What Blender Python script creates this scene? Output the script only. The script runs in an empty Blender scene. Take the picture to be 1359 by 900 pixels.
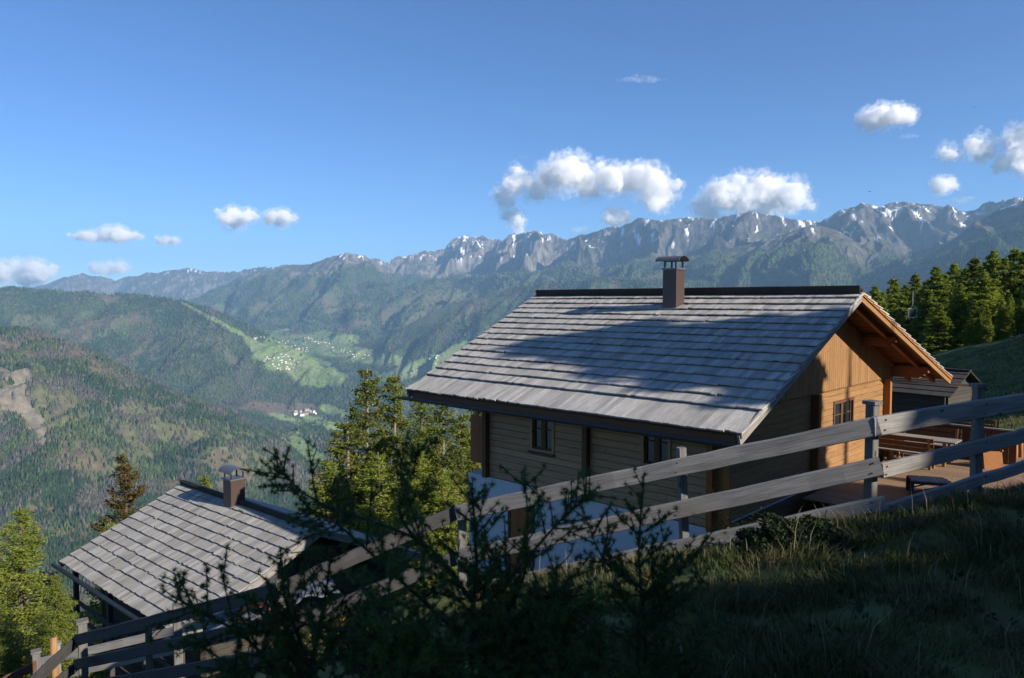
import bpy, math, random
import numpy as np
from mathutils import Vector, Matrix
R = math.radians
rnd = random.Random(7)
nr = np.random.default_rng(7)
scene = bpy.context.scene
COL = scene.collection
# ------------------------------------------------------------------ camera
FPX, CX, CY, PIT = 985.6, 679.5, 450.0, 0.051
cam_d = bpy.data.cameras.new('camera'); cam = bpy.data.objects.new('camera', cam_d); COL.objects.link(cam)
cam_d.sensor_width = 36; cam_d.lens = 36 * FPX / 1359; cam_d.clip_start = 0.1; cam_d.clip_end = 120000
cam.location = (0, 0, 0); cam.rotation_euler = (math.pi / 2 - PIT, 0, 0)
cam_d.dof.use_dof = True; cam_d.dof.focus_distance = 14; cam_d.dof.aperture_fstop = 3.4
scene.camera = cam
scene.render.resolution_x, scene.render.resolution_y = 1024, 678
# ------------------------------------------------------------------ world, sun, exposure
SUN_EL = R(27.5); SH = np.array([0.820, -0.570]); SH = SH / np.linalg.norm(SH)
SUN = Vector((SH[0] * math.cos(SUN_EL), SH[1] * math.cos(SUN_EL), math.sin(SUN_EL)))
world = bpy.data.worlds.new('World'); scene.world = world; world.use_nodes = True
wt = world.node_tree; bg = wt.nodes['Background']
sky = wt.nodes.new('ShaderNodeTexSky'); sky.sky_type = 'NISHITA'; sky.sun_disc = False
sky.sun_elevation = SUN_EL; sky.sun_rotation = math.atan2(SH[0], SH[1])
sky.altitude = 2000; sky.air_density = 1.0; sky.dust_density = 0.3; sky.ozone_density = 1.3
tint = wt.nodes.new('ShaderNodeMix'); tint.data_type = 'RGBA'; tint.blend_type = 'MULTIPLY'; tint.inputs[0].default_value = 1.0
tint.inputs[7].default_value = (.60, .93, 1.38, 1)      # white balance of the sky light
wt.links.new(sky.outputs[0], tint.inputs[6]); wt.links.new(tint.outputs[2], bg.inputs[0]); bg.inputs[1].default_value = 0.054
sun_d = bpy.data.lights.new('sun', 'SUN'); sun = bpy.data.objects.new('sun', sun_d); COL.objects.link(sun)
sun_d.energy = 4.8; sun_d.angle = R(0.53); sun_d.color = (1.0, 0.90, 0.76)
sun.rotation_euler = SUN.to_track_quat('Z', 'Y').to_euler()
scene.view_settings.view_transform = 'Standard'; scene.view_settings.look = 'None'
scene.view_settings.exposure = 1.0; scene.view_settings.gamma = 1.0
scene.render.engine = 'CYCLES'
try: scene.cycles.volume_bounces = 10; scene.cycles.volume_step_rate = 1.0; scene.cycles.volume_max_steps = 128; scene.cycles.max_bounces = 12
except Exception: pass
# ------------------------------------------------------------------ helpers
cp, sp = math.cos(PIT), math.sin(PIT)
def ray(px, py):
    dx = (px - CX) / FPX; dz = -(py - CY) / FPX
    return np.array([dx, cp + dz * sp, -sp + dz * cp])
def at(px, py, Y):
    d = ray(px, py); return d * (Y / d[1])
def atz(px, py, z):
    d = ray(px, py); return d * (z / d[2])
def tag(o, label=None, cat=None, group=None, kind=None):
    if label: o['label'] = label
    if cat: o['category'] = cat
    if group: o['group'] = group
    if kind: o['kind'] = kind
    return o
def empty(name, loc, rz=0, label=None, cat=None, group=None):
    o = bpy.data.objects.new(name, None); COL.objects.link(o); o.location = [float(v) for v in loc]; o.rotation_euler = (0, 0, rz)
    o.empty_display_size = .2
    return tag(o, label, cat, group)
def copy_tree(o, parent=None):
    c = o.copy(); COL.objects.link(c)
    if parent: c.parent = parent
    for ch in list(o.children): copy_tree(ch, c)
    return c
def np_mesh(name, V, F, mat=None, parent=None, colors=None, smooth=False, attrs=None):
    """V (n,3); F (m,k) one polygon size"""
    V = np.asarray(V, np.float32); F = np.asarray(F, np.int32)
    me = bpy.data.meshes.new(name); n, (m, k) = len(V), F.shape
    me.vertices.add(n); me.vertices.foreach_set('co', V.ravel())
    me.loops.add(m * k); me.loops.foreach_set('vertex_index', F.ravel())
    me.polygons.add(m); me.polygons.foreach_set('loop_start', np.arange(0, m * k, k, dtype=np.int32))
    me.polygons.foreach_set('loop_total', np.full(m, k, np.int32))
    if smooth: me.polygons.foreach_set('use_smooth', np.ones(m, bool))
    me.update(calc_edges=True)
    if colors is not None:
        a = me.color_attributes.new('col', 'FLOAT_COLOR', 'POINT')
        c = np.ones((n, 4), np.float32); c[:, :3] = colors; a.data.foreach_set('color', c.ravel())
    if mat: me.materials.append(mat)
    o = bpy.data.objects.new(name, me); COL.objects.link(o)
    if parent: o.parent = parent
    return o
class MB:
    def __init__(s): s.v = []; s.f = []; s.g = []
    def add(s, V, F, G=None):
        b = len(s.v); s.v += [tuple(map(float, p)) for p in V]; s.f += [[b + i for i in f] for f in F]
        s.g += [tuple(map(float, g)) for g in (G if G is not None else V)]
    def hexa(s, P, gc=None):     # 8 corners: bottom 4 ccw, top 4 ccw
        off = (rnd.uniform(0, 90), rnd.uniform(0, 90), rnd.uniform(0, 90))
        if gc is None: gc = P
        s.add(P, [(3, 2, 1, 0), (4, 5, 6, 7), (0, 1, 5, 4), (1, 2, 6, 5), (2, 3, 7, 6), (3, 0, 4, 7)],
              [(g[0] + off[0], g[1] + off[1], g[2] + off[2]) for g in gc])
    def box(s, x0, x1, y0, y1, z0, z1, along='x'):
        P = [(x0, y0, z0), (x1, y0, z0), (x1, y1, z0), (x0, y1, z0), (x0, y0, z1), (x1, y0, z1), (x1, y1, z1), (x0, y1, z1)]
        if along == 'x': G = P
        elif along == 'y': G = [(p[1], p[0], p[2]) for p in P]
        else: G = [(p[2], p[1], p[0]) for p in P]
        s.hexa(P, G)
    def beam(s, a, b, w, h, up=(0, 0, 1), segs=1, wob=0.0, cham=0.0):
        """board from a to b; w = thickness sideways, h = height along up; grain runs along"""
        a = Vector(a); b = Vector(b); d = (b - a); L = d.length; d.normalize()
        side = d.cross(Vector(up)).normalized(); u = side.cross(d).normalized()
        off = (rnd.uniform(0, 90), rnd.uniform(0, 90), rnd.uniform(0, 90))
        c = cham
        prof = [(-w/2 + c, -h/2), (w/2 - c, -h/2), (w/2, -h/2 + c), (w/2, h/2 - c), (w/2 - c, h/2), (-w/2 + c, h/2), (-w/2, h/2 - c), (-w/2, -h/2 + c)] if c > 0 else \
               [(-w/2, -h/2), (w/2, -h/2), (w/2, h/2), (-w/2, h/2)]
        n = len(prof); V = []; G = []
        for i in range(segs + 1):
            t = i / segs; p = a + d * (L * t)
            jw = rnd.uniform(-wob, wob); jh = rnd.uniform(-wob, wob); kh = 1 + rnd.uniform(-wob, wob) * 4
            for (q, r) in prof:
                V.append(p + side * (q + jw) + u * (r * kh + jh)); G.append((L * t + off[0], q + off[1], r + off[2]))
        Fc = []
        for i in range(segs):
            for j in range(n):
                k = (j + 1) % n; Fc.append((i*n + j, i*n + k, (i+1)*n + k, (i+1)*n + j))
        Fc.append(tuple(reversed(range(n)))); Fc.append(tuple(segs*n + j for j in range(n)))
        s.add(V, Fc, G)
    def tube(s, pts, rads, n=8, cap=True):
        P = [Vector(p) for p in pts]; V = []; G = []; L = 0; off = rnd.uniform(0, 50)
        for i, p in enumerate(P):
            d = (P[min(i+1, len(P)-1)] - P[max(i-1, 0)]).normalized()
            ref = Vector((0, 0, 1)) if abs(d.z) < .9 else Vector((1, 0, 0))
            x = d.cross(ref).normalized(); y = x.cross(d)
            if i: L += (p - P[i-1]).length
            r = rads[i] if hasattr(rads, '__len__') else rads
            for j in range(n):
                a = 2*math.pi*j/n; V.append(p + (x*math.cos(a) + y*math.sin(a))*r); G.append((L + off, math.cos(a)*r, math.sin(a)*r))
        F = []
        for i in range(len(P)-1):
            for j in range(n):
                k = (j+1) % n; F.append((i*n+j, i*n+k, (i+1)*n+k, (i+1)*n+j))
        if cap: F.append(tuple(reversed(range(n)))); F.append(tuple((len(P)-1)*n+j for j in range(n)))
        s.add(V, F, G)
    def build(s, name, mat, parent=None, smooth=False):
        me = bpy.data.meshes.new(name); me.from_pydata(s.v, [], s.f); me.update()
        a = me.attributes.new('gc', 'FLOAT_VECTOR', 'POINT'); a.data.foreach_set('vector', np.array(s.g, np.float32).ravel())
        if smooth: me.polygons.foreach_set('use_smooth', [True]*len(me.polygons))
        me.materials.append(mat); o = bpy.data.objects.new(name, me); COL.objects.link(o)
        if parent: o.parent = parent
        return o
# ------------------------------------------------------------------ materials
def new_mat(name):
    m = bpy.data.materials.new(name); m.use_nodes = True; nt = m.node_tree
    return m, nt, nt.nodes['Principled BSDF']
def ramp(nt, src, stops):
    r = nt.nodes.new('ShaderNodeValToRGB'); el = r.color_ramp.elements
    while len(el) < len(stops): el.new(0.5)
    for e, (p, c) in zip(el, stops): e.position = p; e.color = (*c, 1) if len(c) == 3 else c
    nt.links.new(src, r.inputs[0]); return r.outputs[0]
def noise(nt, vec, scale, detail=4, rough=.6, dist=0.):
    n = nt.nodes.new('ShaderNodeTexNoise'); n.inputs['Scale'].default_value = scale; n.inputs['Detail'].default_value = detail
    n.inputs['Roughness'].default_value = rough; n.inputs['Distortion'].default_value = dist
    if vec: nt.links.new(vec, n.inputs['Vector'])
    return n.outputs['Fac']
def vscale(nt, vec, s):
    m = nt.nodes.new('ShaderNodeMapping'); m.inputs['Scale'].default_value = s; nt.links.new(vec, m.inputs['Vector']); return m.outputs[0]
def mixc(nt, fac, a, b, mode='MIX'):
    m = nt.nodes.new('ShaderNodeMix'); m.data_type = 'RGBA'; m.blend_type = mode
    for s, v in ((m.inputs[0], fac), (m.inputs[6], a), (m.inputs[7], b)):
        if isinstance(v, (int, float)): s.default_value = v
        elif isinstance(v, tuple): s.default_value = (*v, 1)
        else: nt.links.new(v, s)
    return m.outputs[2]
def bump(nt, h, strength, dist, bs):
    b = nt.nodes.new('ShaderNodeBump'); b.inputs['Strength'].default_value = strength; b.inputs['Distance'].default_value = dist
    nt.links.new(h, b.inputs['Height']); nt.links.new(b.outputs[0], bs.inputs['Normal'])
def attr(nt, name):
    a = nt.nodes.new('ShaderNodeAttribute'); a.attribute_name = name; return a.outputs
def wood(name, dark, mid, light, rough=.8, stretch=14, scale=1.6, island=.35, knots=True, blotch=None, spec=.3):
    m, nt, bs = new_mat(name); g = attr(nt, 'gc')['Vector']
    v = vscale(nt, g, (1, stretch, stretch))
    n1 = noise(nt, v, scale, 6, .65, .4); n2 = noise(nt, vscale(nt, g, (1.5, stretch*5, stretch*5)), scale*2, 3, .6)
    c = ramp(nt, n1, [(.25, dark), (.5, mid), (.75, light)])
    c = mixc(nt, .45, c, ramp(nt, n2, [(.32, tuple(x*.6 for x in dark)), (.5, mid), (.68, light)]), 'MIX')
    if knots:
        vo = nt.nodes.new('ShaderNodeTexVoronoi'); vo.inputs['Scale'].default_value = 3.2
        nt.links.new(vscale(nt, g, (1, 2.2, 2.2)), vo.inputs['Vector'])
        k = ramp(nt, vo.outputs['Distance'], [(.0, (1, 1, 1)), (.07, (1, 1, 1)), (.12, (0, 0, 0))])
        c = mixc(nt, k, c, tuple(x*.55 for x in dark))
    if blotch:
        c = mixc(nt, ramp(nt, noise(nt, g, .7, 3), [(.45, (0, 0, 0)), (.7, (.7, .7, .7))]), c, blotch)
    gi = nt.nodes.new('ShaderNodeNewGeometry').outputs['Random Per Island']
    k = ramp(nt, gi, [(0, (1-island,)*3), (1, (1, 1, 1))])
    c = mixc(nt, 1.0, c, k, 'MULTIPLY')
    nt.links.new(c, bs.inputs['Base Color']); bs.inputs['Roughness'].default_value = rough
    bs.inputs['Specular IOR Level'].default_value = spec
    bump(nt, n2, .5, .004, bs); return m
def plain(name, col, rough=.7, metal=0., var=.25, scale=6, spec=.5, bmp=.0):
    m, nt, bs = new_mat(name); tc = nt.nodes.new('ShaderNodeTexCoord').outputs['Object']
    n = noise(nt, tc, scale, 6, .6)
    c = ramp(nt, n, [(.3, tuple(x*(1-var) for x in col)), (.7, tuple(min(1, x*(1+var*.6)) for x in col))])
    nt.links.new(c, bs.inputs['Base Color']); bs.inputs['Roughness'].default_value = rough; bs.inputs['Metallic'].default_value = metal
    bs.inputs['Specular IOR Level'].default_value = spec
    if bmp: bump(nt, n, bmp, .02, bs)
    return m
M = {}
M['shingle'] = wood('weathered_larch_boards', (.24, .23, .215), (.43, .415, .39), (.56, .545, .515), rough=.75, stretch=9, scale=1.6, island=.34, knots=False, blotch=(.24, .225, .19), spec=.35)
M['shingle_old'] = wood('old_larch_boards', (.22, .21, .195), (.37, .355, .33), (.50, .48, .45), rough=.8, stretch=9, scale=1.2, island=.34, knots=False, blotch=(.22, .21, .17), spec=.3)
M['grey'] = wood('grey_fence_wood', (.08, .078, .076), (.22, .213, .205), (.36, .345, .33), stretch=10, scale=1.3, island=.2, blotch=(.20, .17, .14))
M['post'] = wood('shaded_post_wood', (.05, .048, .045), (.13, .125, .115), (.22, .21, .195), stretch=10, scale=1.3, island=.2)  # darker copy of the grey fence wood, shade put into the post colour
M['grey_dark'] = wood('dark_and_shaded_wood', (.03, .029, .03), (.05, .049, .05), (.08, .077, .077), stretch=10, island=.2)  # dark wood; on the fence rails it carries their shade as colour
M['orange'] = wood('fresh_larch_wood', (.24, .085, .022), (.36, .14, .04), (.44, .20, .07), stretch=10, scale=1.2, island=.3, rough=.65)
M['orange_deep'] = wood('oiled_larch_wood', (.17, .05, .013), (.25, .08, .02), (.32, .115, .035), stretch=10, island=.25, rough=.6)
M['log'] = wood('pale_log_wood', (.17, .085, .035), (.28, .15, .062), (.38, .22, .10), stretch=10, scale=1.2, island=.22, rough=.7)
M['log_grey'] = wood('greying_log_wood', (.21, .13, .075), (.33, .21, .125), (.42, .285, .175), stretch=9, scale=1.1, island=.18, rough=.8)
M['brown'] = wood('brown_stained_wood', (.07, .035, .018), (.11, .055, .028), (.15, .08, .04), island=.2)
M['black_wood'] = wood('old_dark_logs', (.03, .027, .024), (.055, .048, .042), (.09, .08, .07), island=.3)
M['deck'] = wood('deck_boards', (.17, .10, .055), (.24, .155, .095), (.30, .21, .14), island=.25, knots=False)
M['ridge'] = wood('tarred_ridge_boards', (.022, .02, .018), (.035, .03, .027), (.05, .045, .04), island=.3)
M['gutter'] = plain('dark_gutter_metal', (.045, .05, .06), .4, .6, .2)
M['tin'] = plain('brown_chimney_cladding', (.075, .05, .043), .45, .3, .1)
M['tin_cap'] = plain('dull_tin', (.16, .16, .17), .45, .6, .15)
M['plaster'] = plain('white_plaster', (.42, .46, .52), .9, 0, .06, bmp=.2)
M['tarp'] = plain('grey_tarpaulin', (.10, .12, .16), .6, 0, .3, 3)
M['orange_tarp'] = plain('orange_plastic', (.75, .16, .03), .5, 0, .15)
M['bark'] = plain('tree_bark', (.12, .095, .075), .95, 0, .4, 8, .1)
M['bark_dark'] = plain('sapling_bark', (.03, .024, .018), .95, 0, .4, 8)
M['bark_pale'] = plain('pale_bark', (.22, .19, .16), .95, 0, .4, 8, .1)
M['metal'] = plain('galvanised_steel', (.42, .43, .45), .4, .7, .15)
M['nail'] = plain('rusty_iron', (.05, .03, .02), .7, .5, .3)
M['bird'] = plain('black_feathers', (.02, .02, .022), .7, 0, .2)
m, nt, bs = new_mat('window_glass'); bs.inputs['Base Color'].default_value = (.02, .025, .03, 1); bs.inputs['Roughness'].default_value = .04; bs.inputs['Specular IOR Level'].default_value = .9; M['glass'] = m
def foliage(name, a, b, c=None, trans=.35, scale=1.5):
    m, nt, bs = new_mat(name); out = nt.nodes['Material Output']
    tc = nt.nodes.new('ShaderNodeTexCoord').outputs['Object']
    gi = nt.nodes.new('ShaderNodeNewGeometry').outputs['Random Per Island']
    oi = nt.nodes.new('ShaderNodeObjectInfo').outputs['Random']
    col = ramp(nt, gi, [(0, a), (1, b)])
    if c: col = mixc(nt, ramp(nt, noise(nt, tc, scale, 3), [(.45, (0, 0, 0)), (.65, (.8, .8, .8))]), col, c)
    col = mixc(nt, 1.0, col, ramp(nt, oi, [(0, (.72, .74, .72)), (1, (1.15, 1.1, 1.0))]), 'MULTIPLY')
    nt.links.new(col, bs.inputs['Base Color']); bs.inputs['Roughness'].default_value = .6; bs.inputs['Specular IOR Level'].default_value = .25
    tr = nt.nodes.new('ShaderNodeBsdfTranslucent'); nt.links.new(col, tr.inputs['Color'])
    mx = nt.nodes.new('ShaderNodeMixShader'); mx.inputs[0].default_value = trans
    nt.links.new(bs.outputs[0], mx.inputs[1]); nt.links.new(tr.outputs[0], mx.inputs[2]); nt.links.new(mx.outputs[0], out.inputs['Surface'])
    return m
M['larch'] = foliage('larch_needles', (.13, .18, .028), (.23, .29, .05), (.25, .28, .065), trans=.45)
M['pine'] = foliage('stone_pine_needles', (.10, .14, .025), (.20, .24, .045), (.20, .19, .05), trans=.45)
M['pine_brown'] = foliage('bronze_pine_needles', (.06, .055, .015), (.13, .10, .03), (.16, .11, .035))
M['spruce'] = foliage('forest_needles', (.14, .19, .022), (.27, .33, .04), (.16, .20, .03), trans=.45, scale=.35)
M['sapling'] = foliage('sapling_needles', (.04, .085, .022), (.09, .16, .04), trans=.35)
M['grassb'] = foliage('grass_blades', (.03, .052, .013), (.075, .10, .028), (.17, .14, .07), trans=.35, scale=2.2)
M['flower'] = foliage('yellow_orange_blooms', (.45, .22, .03), (.6, .38, .06))
M['bushleaf'] = foliage('bush_leaves', (.012, .025, .008), (.03, .05, .014), trans=.2)
def vcol_mat(name, rough=.95, nscale=.02, nstr=.3, trans=0):
    m, nt, bs = new_mat(name); c = attr(nt, 'col')['Color']
    tc = nt.nodes.new('ShaderNodeTexCoord').outputs['Object']
    n = noise(nt, tc, nscale, 8, .65)
    c = mixc(nt, 1.0, c, ramp(nt, n, [(.3, (1-nstr,)*3), (.7, (1+nstr,)*3)]), 'MULTIPLY')
    nt.links.new(c, bs.inputs['Base Color']); bs.inputs['Roughness'].default_value = rough; bs.inputs['Specular IOR Level'].default_value = .1
    return m
M['terrain'] = vcol_mat('mountain_ground', nscale=.03, nstr=.4)
nt = M['terrain'].node_tree; bump(nt, noise(nt, nt.nodes.new('ShaderNodeTexCoord').outputs['Object'], .012, 8, .7, .4), .75, 34, nt.nodes['Principled BSDF'])
M['fartree'] = vcol_mat('distant_conifers', nscale=.01, nstr=.25)
M['near_ground'] = vcol_mat('alpine_turf', nscale=1.2, nstr=.4)
# ------------------------------------------------------------------ numpy noise
_perm = np.random.default_rng(3).permutation(4096).astype(np.int64)
def perlin(x, y, seed=0):
    xi = np.floor(x).astype(np.int64); yi = np.floor(y).astype(np.int64); xf = x - xi; yf = y - yi
    u = xf*xf*xf*(xf*(xf*6-15)+10); v = yf*yf*yf*(yf*(yf*6-15)+10)
    def g(ix, iy, dx, dy):
        h = _perm[(_perm[(ix + seed*131) & 4095] + iy) & 4095]; a = h * (2*math.pi/4096)
        return np.cos(a)*dx + np.sin(a)*dy
    a = g(xi, yi, xf, yf); b = g(xi+1, yi, xf-1, yf); c = g(xi, yi+1, xf, yf-1); d = g(xi+1, yi+1, xf-1, yf-1)
    return (a + u*(b-a) + v*((c + u*(d-c)) - (a + u*(b-a)))) * 1.5
def fbm(x, y, o=5, seed=0, gain=.5):
    s = 0; a = 1; f = 1
    for i in range(o): s = s + a*perlin(x*f, y*f, seed+i); a *= gain; f *= 2.03
    return s
def ridged(x, y, o=5, seed=0, gain=.5):
    s = 0; a = 1; f = 1; w = 1
    for i in range(o):
        n = 1 - np.abs(perlin(x*f, y*f, seed+i)); n = n*n*w; s = s + a*n; w = np.clip(n*1.6, 0, 1); a *= gain; f *= 2.07
    return s
# ------------------------------------------------------------------ far terrain: ranges with real distance and height
# each range: columns (px of azimuth, crest py, crest distance km, foot distance km, foot height m)
def L(rows): return np.array(rows, float)
RNG = {
 'A': L([(-300,372,20,14,-700),(0,382,20,14,-700),(60,379,20,14,-700),(85,367,20,14,-700),(110,364,19.8,14,-700),(150,371,19.6,14,-700),(175,367,19,14,-700),(205,362,19,14,-700),(230,360,19,13,-700),(250,355,19,13,-700),(270,360,19,13,-700),(300,361,19,13,-700),(330,357,18,12,-700),(360,354,17,12,-700),(400,352,17,12,-700),(500,370,17,12,-700),(700,420,17,12,-700),(1700,420,17,12,-700)]),
 'B': L([(-300,470,15,11,-800),(100,440,15,11,-800),(250,400,14.5,10,-600),(300,378,14.5,10,-500),(340,362,14,9.6,-450),(380,354,13.5,9.5,-430),(410,350,13,9.4,-430),(440,340,12.6,9.3,-430),(460,334,12.4,9.2,-430),(485,340,12.6,9.2,-430),(515,349,13.5,9,-500),(525,343,14.5,9,-500),(545,337,14.8,9,-500),(560,334,14.8,9,-500),(590,334,15,9,-500),(600,320,15,9,-500),(615,314,15,9,-450),(640,314,15,9,-450),(655,318,15,8.6,-450),(675,314,14,8.2,-400),(700,305,13,8,-300),(722,310,12.5,8,-300),(740,316,12,8,-300),(780,311,11.5,7.5,-300),(820,301,11,7,-300),(840,294,10.7,7,-300),(870,291,10.3,7,-300),(900,293,10,7,-300),(925,287,9.8,7,-300),(950,292,9.6,6.5,-300),(975,284,9.5,6.5,-300),(1010,287,9.4,6,-300),(1035,283,9.3,6,-300),(1060,289,9.2,6,-300),(1085,295,9.2,6,-300),(1110,278,9.1,5.5,-300),(1140,268,9,5.5,-300),(1160,272,9,5.5,-300),(1185,268,9,5.5,-300),(1210,272,9,5,-300),(1250,274,9,5,-300),(1290,274,8.8,5,-300),(1310,267,8.5,5,-300),(1340,260,8,5,-300),(1400,255,8,5,-300),(1700,250,8,5,-300)]),
 'B2': L([(-300,600,9,6,-900),(430,470,9.4,8.8,-600),(480,410,10.5,8.6,-600),(520,385,11,8.4,-600),(560,374,11,8.3,-600),(600,368,11,8.2,-600),(640,366,10.5,8,-600),(700,362,10,8,-600),(760,355,9.5,7.4,-600),(820,352,9,7,-500),(880,346,8.6,6,-400),(940,337,8.2,5.5,-400),(1000,322,8,5,-400),(1040,311,7.8,5,-400),(1075,299,7.6,4.6,-400),(1110,308,7.4,4.6,-400),(1150,328,7.2,4.6,-400),(1190,346,7,4.6,-400),(1230,380,7,4.6,-400),(1300,430,7,4.6,-400),(1700,500,7,4.6,-400)]),
 'B3': L([(-300,700,6,4,-900),(1000,520,6,4.6,-700),(1090,430,6.2,4.4,-600),(1130,396,6.3,4.3,-500),(1150,380,6.3,4.3,-500),(1190,357,6.2,4.2,-500),(1230,338,6.1,4,-500),(1260,320,6,4,-500),(1290,292,6,4,-500),(1320,280,6,4,-500),(1359,266,5.8,4,-500),(1500,262,5.8,4,-500),(1700,262,5.8,4,-500)]),
 'F': L([(-300,900,8,6,-900),(420,640,8,7.2,-900),(440,500,8.4,7.6,-700),(480,462,8.6,7.4,-800),(520,441,8.6,7.2,-850),(570,416,8.6,6.8,-900),(620,396,8.6,6.4,-900),(680,381,8.4,6,-900),(720,374,8,6,-900),(800,368,7.4,5,-900),(900,372,7,5,-900),(1100,400,6,4,-900),(1700,500,6,4,-900)]),
 'C': L([(-300,376,7.6,4.5,-900),(0,385,7.4,4.6,-900),(60,384,7.4,4.8,-950),(110,388,7.4,5,-960),(165,392,7.4,5.2,-970),(210,395,7.4,5.4,-980),(240,399,7.3,5.4,-980),(280,409,7.2,5.6,-990),(320,427,7.1,5.8,-990),(350,443,7.0,6.0,-990),(390,463,6.9,6.2,-990),(430,486,6.8,6.3,-990),(470,508,6.6,6.2,-1000),(520,545,6.4,6.1,-1010),(600,620,6.4,6.1,-1010),(1700,900,6,5.6,-1000)]),
 'D': L([(-300,395,3.7,2.0,-800),(-100,415,3.7,2.0,-800),(0,436,3.7,2.0,-800),(50,442,3.7,2.0,-800),(100,459,3.7,2.0,-800),(150,484,3.7,2.05,-810),(200,509,3.75,2.1,-820),(250,531,3.75,2.15,-830),(300,549,3.8,2.2,-840),(340,569,3.8,2.3,-860),(380,594,3.8,2.4,-880),(420,622,3.8,2.5,-900),(470,660,3.8,2.7,-920),(560,730,3.7,2.9,-930),(1700,900,3.7,2.9,-930)]),
}
def layer_eval(key, u, x, y):
    T = RNG[key]; us = (T[:, 0] - CX) / FPX
    Hc = np.array([at(a, b, c*1000)[2] for a, b, c in T[:, :3]])
    Yc = np.interp(u, us, T[:, 2])*1000; Yf = np.interp(u, us, T[:, 3])*1000
    hc = np.interp(u, us, Hc); hf = np.interp(u, us, T[:, 4])
    t = (Yc - y)/(Yc - Yf)
    s = x*.94 - y*.33; v = x*.33 + y*.94
    wx = fbm(x/1400, y/1400, 3, 40)*260
    tc = np.clip(t, 0, 1)
    env = np.sin(math.pi*np.clip(tc, 0, 1)**.75)
    P = {'A': (200, 55, 1000, 1.0), 'B': (300, 50, 820, .9), 'B2': (230, 22, 560, .95), 'B3': (220, 30, 560, .95), 'F': (110, 26, 560, 1.0), 'C': (150, 18, 640, 1.0), 'D': (85, 9, 420, 1.0)}[key]
    sp_ = (ridged((s + wx)/P[2], v/(P[2]*3.2), 5, 60 + len(key)*7 + ord(key[0])) - .9)
    h = hc + (hf - hc)*np.where(t > 0, np.clip(t, 0, 3)**P[3], 0) + P[0]*sp_*env
    det = (.55*(ridged(x/620 + .3*wx/260, y/620, 6, 91, .5) - .95) + .8*fbm(x/520, y/520, 6, 96, .55))*P[1]*np.clip(1.25 - tc*.8, .3, 1)
    if key == 'B': det = det*(1 + .7*np.exp(-((u - .0)/.10)**2))
    h = h + det
    h = np.where(t < 0, h - (y - Yc)*.55, h)
    h = np.where(t > 1, hf - (Yf - y)*.8 + det, h)
    return h, t
BASE_Y = np.array([100, 200, 500, 1000, 1800, 2600, 3200, 4200, 5200, 6000, 6350, 6800, 7300, 8000, 9000, 9700, 12000, 22000])
BASE_H = np.array([-48, -100, -260, -480, -800, -960, -985, -900, -960, -1010, -1010, -930, -840, -640, -500, -450, -450, -500])
BASE_HR = np.array([-8, -20, -80, -260, -600, -900, -985, -900, -960, -1000, -1010, -930, -840, -640, -500, -450, -450, -500])
def far_height(u, y):
    x = u*y
    k = np.clip((u - .12)/.3, 0, 1)
    b = np.interp(y, BASE_Y, BASE_H)*(1-k) + np.interp(y, BASE_Y, BASE_HR)*k
    b = b + fbm(x/700, y/700, 4, 5)*np.clip(y/3000, 0, 1)*32
    h = b; idx = np.zeros(h.shape, int); tt = np.zeros(h.shape)
    for i, kx in enumerate(RNG):
        hh, t = layer_eval(kx, u, x, y)
        m = hh > h; h = np.where(m, hh, h); idx = np.where(m, i+1, idx); tt = np.where(m, t, tt)
    return h, idx, tt
KEYS = ['base'] + list(RNG)
Ys = np.concatenate([np.geomspace(150, 1900, 40, endpoint=False), np.linspace(1900, 3900, 190, endpoint=False), np.geomspace(3900, 15500, 400, endpoint=False), np.linspace(15500, 20500, 50)])
Us = np.concatenate([np.linspace(-1.1, -.72, 60, endpoint=False), np.linspace(-.72, .72, 1050, endpoint=False), np.linspace(.72, 1.1, 60)])
U2, Y2 = np.meshgrid(Us, Ys)
H2, ID2, T2 = far_height(U2, Y2); X2 = U2*Y2
# projected picture row / column of every terrain point (used to find where the real fields and clearings lie)
def to_px(x, y, z):
    d = y*cp - z*sp; v = y*sp + z*cp
    return CX + FPX*x/d, CY - FPX*v/d
PX2, PY2 = to_px(X2, Y2, H2)
def soft_ell(PX, PY, e):
    x0, y0, rx, ry, rot = e; c, s = math.cos(R(rot)), math.sin(R(rot))
    a = ((PX-x0)*c + (PY-y0)*s)/rx; b = (-(PX-x0)*s + (PY-y0)*c)/ry
    return 1.16 - np.sqrt(a*a + b*b)
def region(PX, PY, X, Y, ells, nz=.35, sc=260, seed=21):
    m = np.full(PX.shape, -9.)
    for e in ells: m = np.maximum(m, soft_ell(PX, PY, e))
    return m + fbm(X/sc, Y/sc, 4, seed)*nz
MEADOW = [(385,478,50,17,12),(415,496,42,14,10),(372,462,22,22,40),(400,452,50,9,-8),(440,458,30,14,-10),(470,470,45,10,8),(500,476,30,8,5),(345,468,26,6,40),
          (425,560,28,5,18),(445,566,40,5,12),(400,595,34,14,35),(420,612,24,13,30),(380,556,26,4,15),(560,487,45,10,-20),(600,470,26,8,-30),(445,545,22,6,10),(300,433,60,3.0,28),(520,500,20,6,0)]
CLEAR = [(600,405,75,20,-12),(660,395,50,12,-8),(560,425,40,12,-20),(110,428,60,10,-5),(180,470,30,5,-40),(215,455,24,5,-45),(240,462,22,5,-45),(145,436,40,8,-25),(60,425,40,9,-5),
         (350,410,26,9,-20),(400,440,16,8,-30),(450,420,20,14,40),(480,425,18,14,30),(300,412,20,6,20),(420,400,22,6,-20)]
BROWN = [(375,542,45,7,0),(345,540,25,6,0),(120,480,48,6,33),(20,462,36,4,22),(60,455,30,3,22)]
SCREE = [(12,498,22,11,10),(30,530,14,32,-22),(45,560,7,30,-24),(8,520,14,16,0)]
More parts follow.
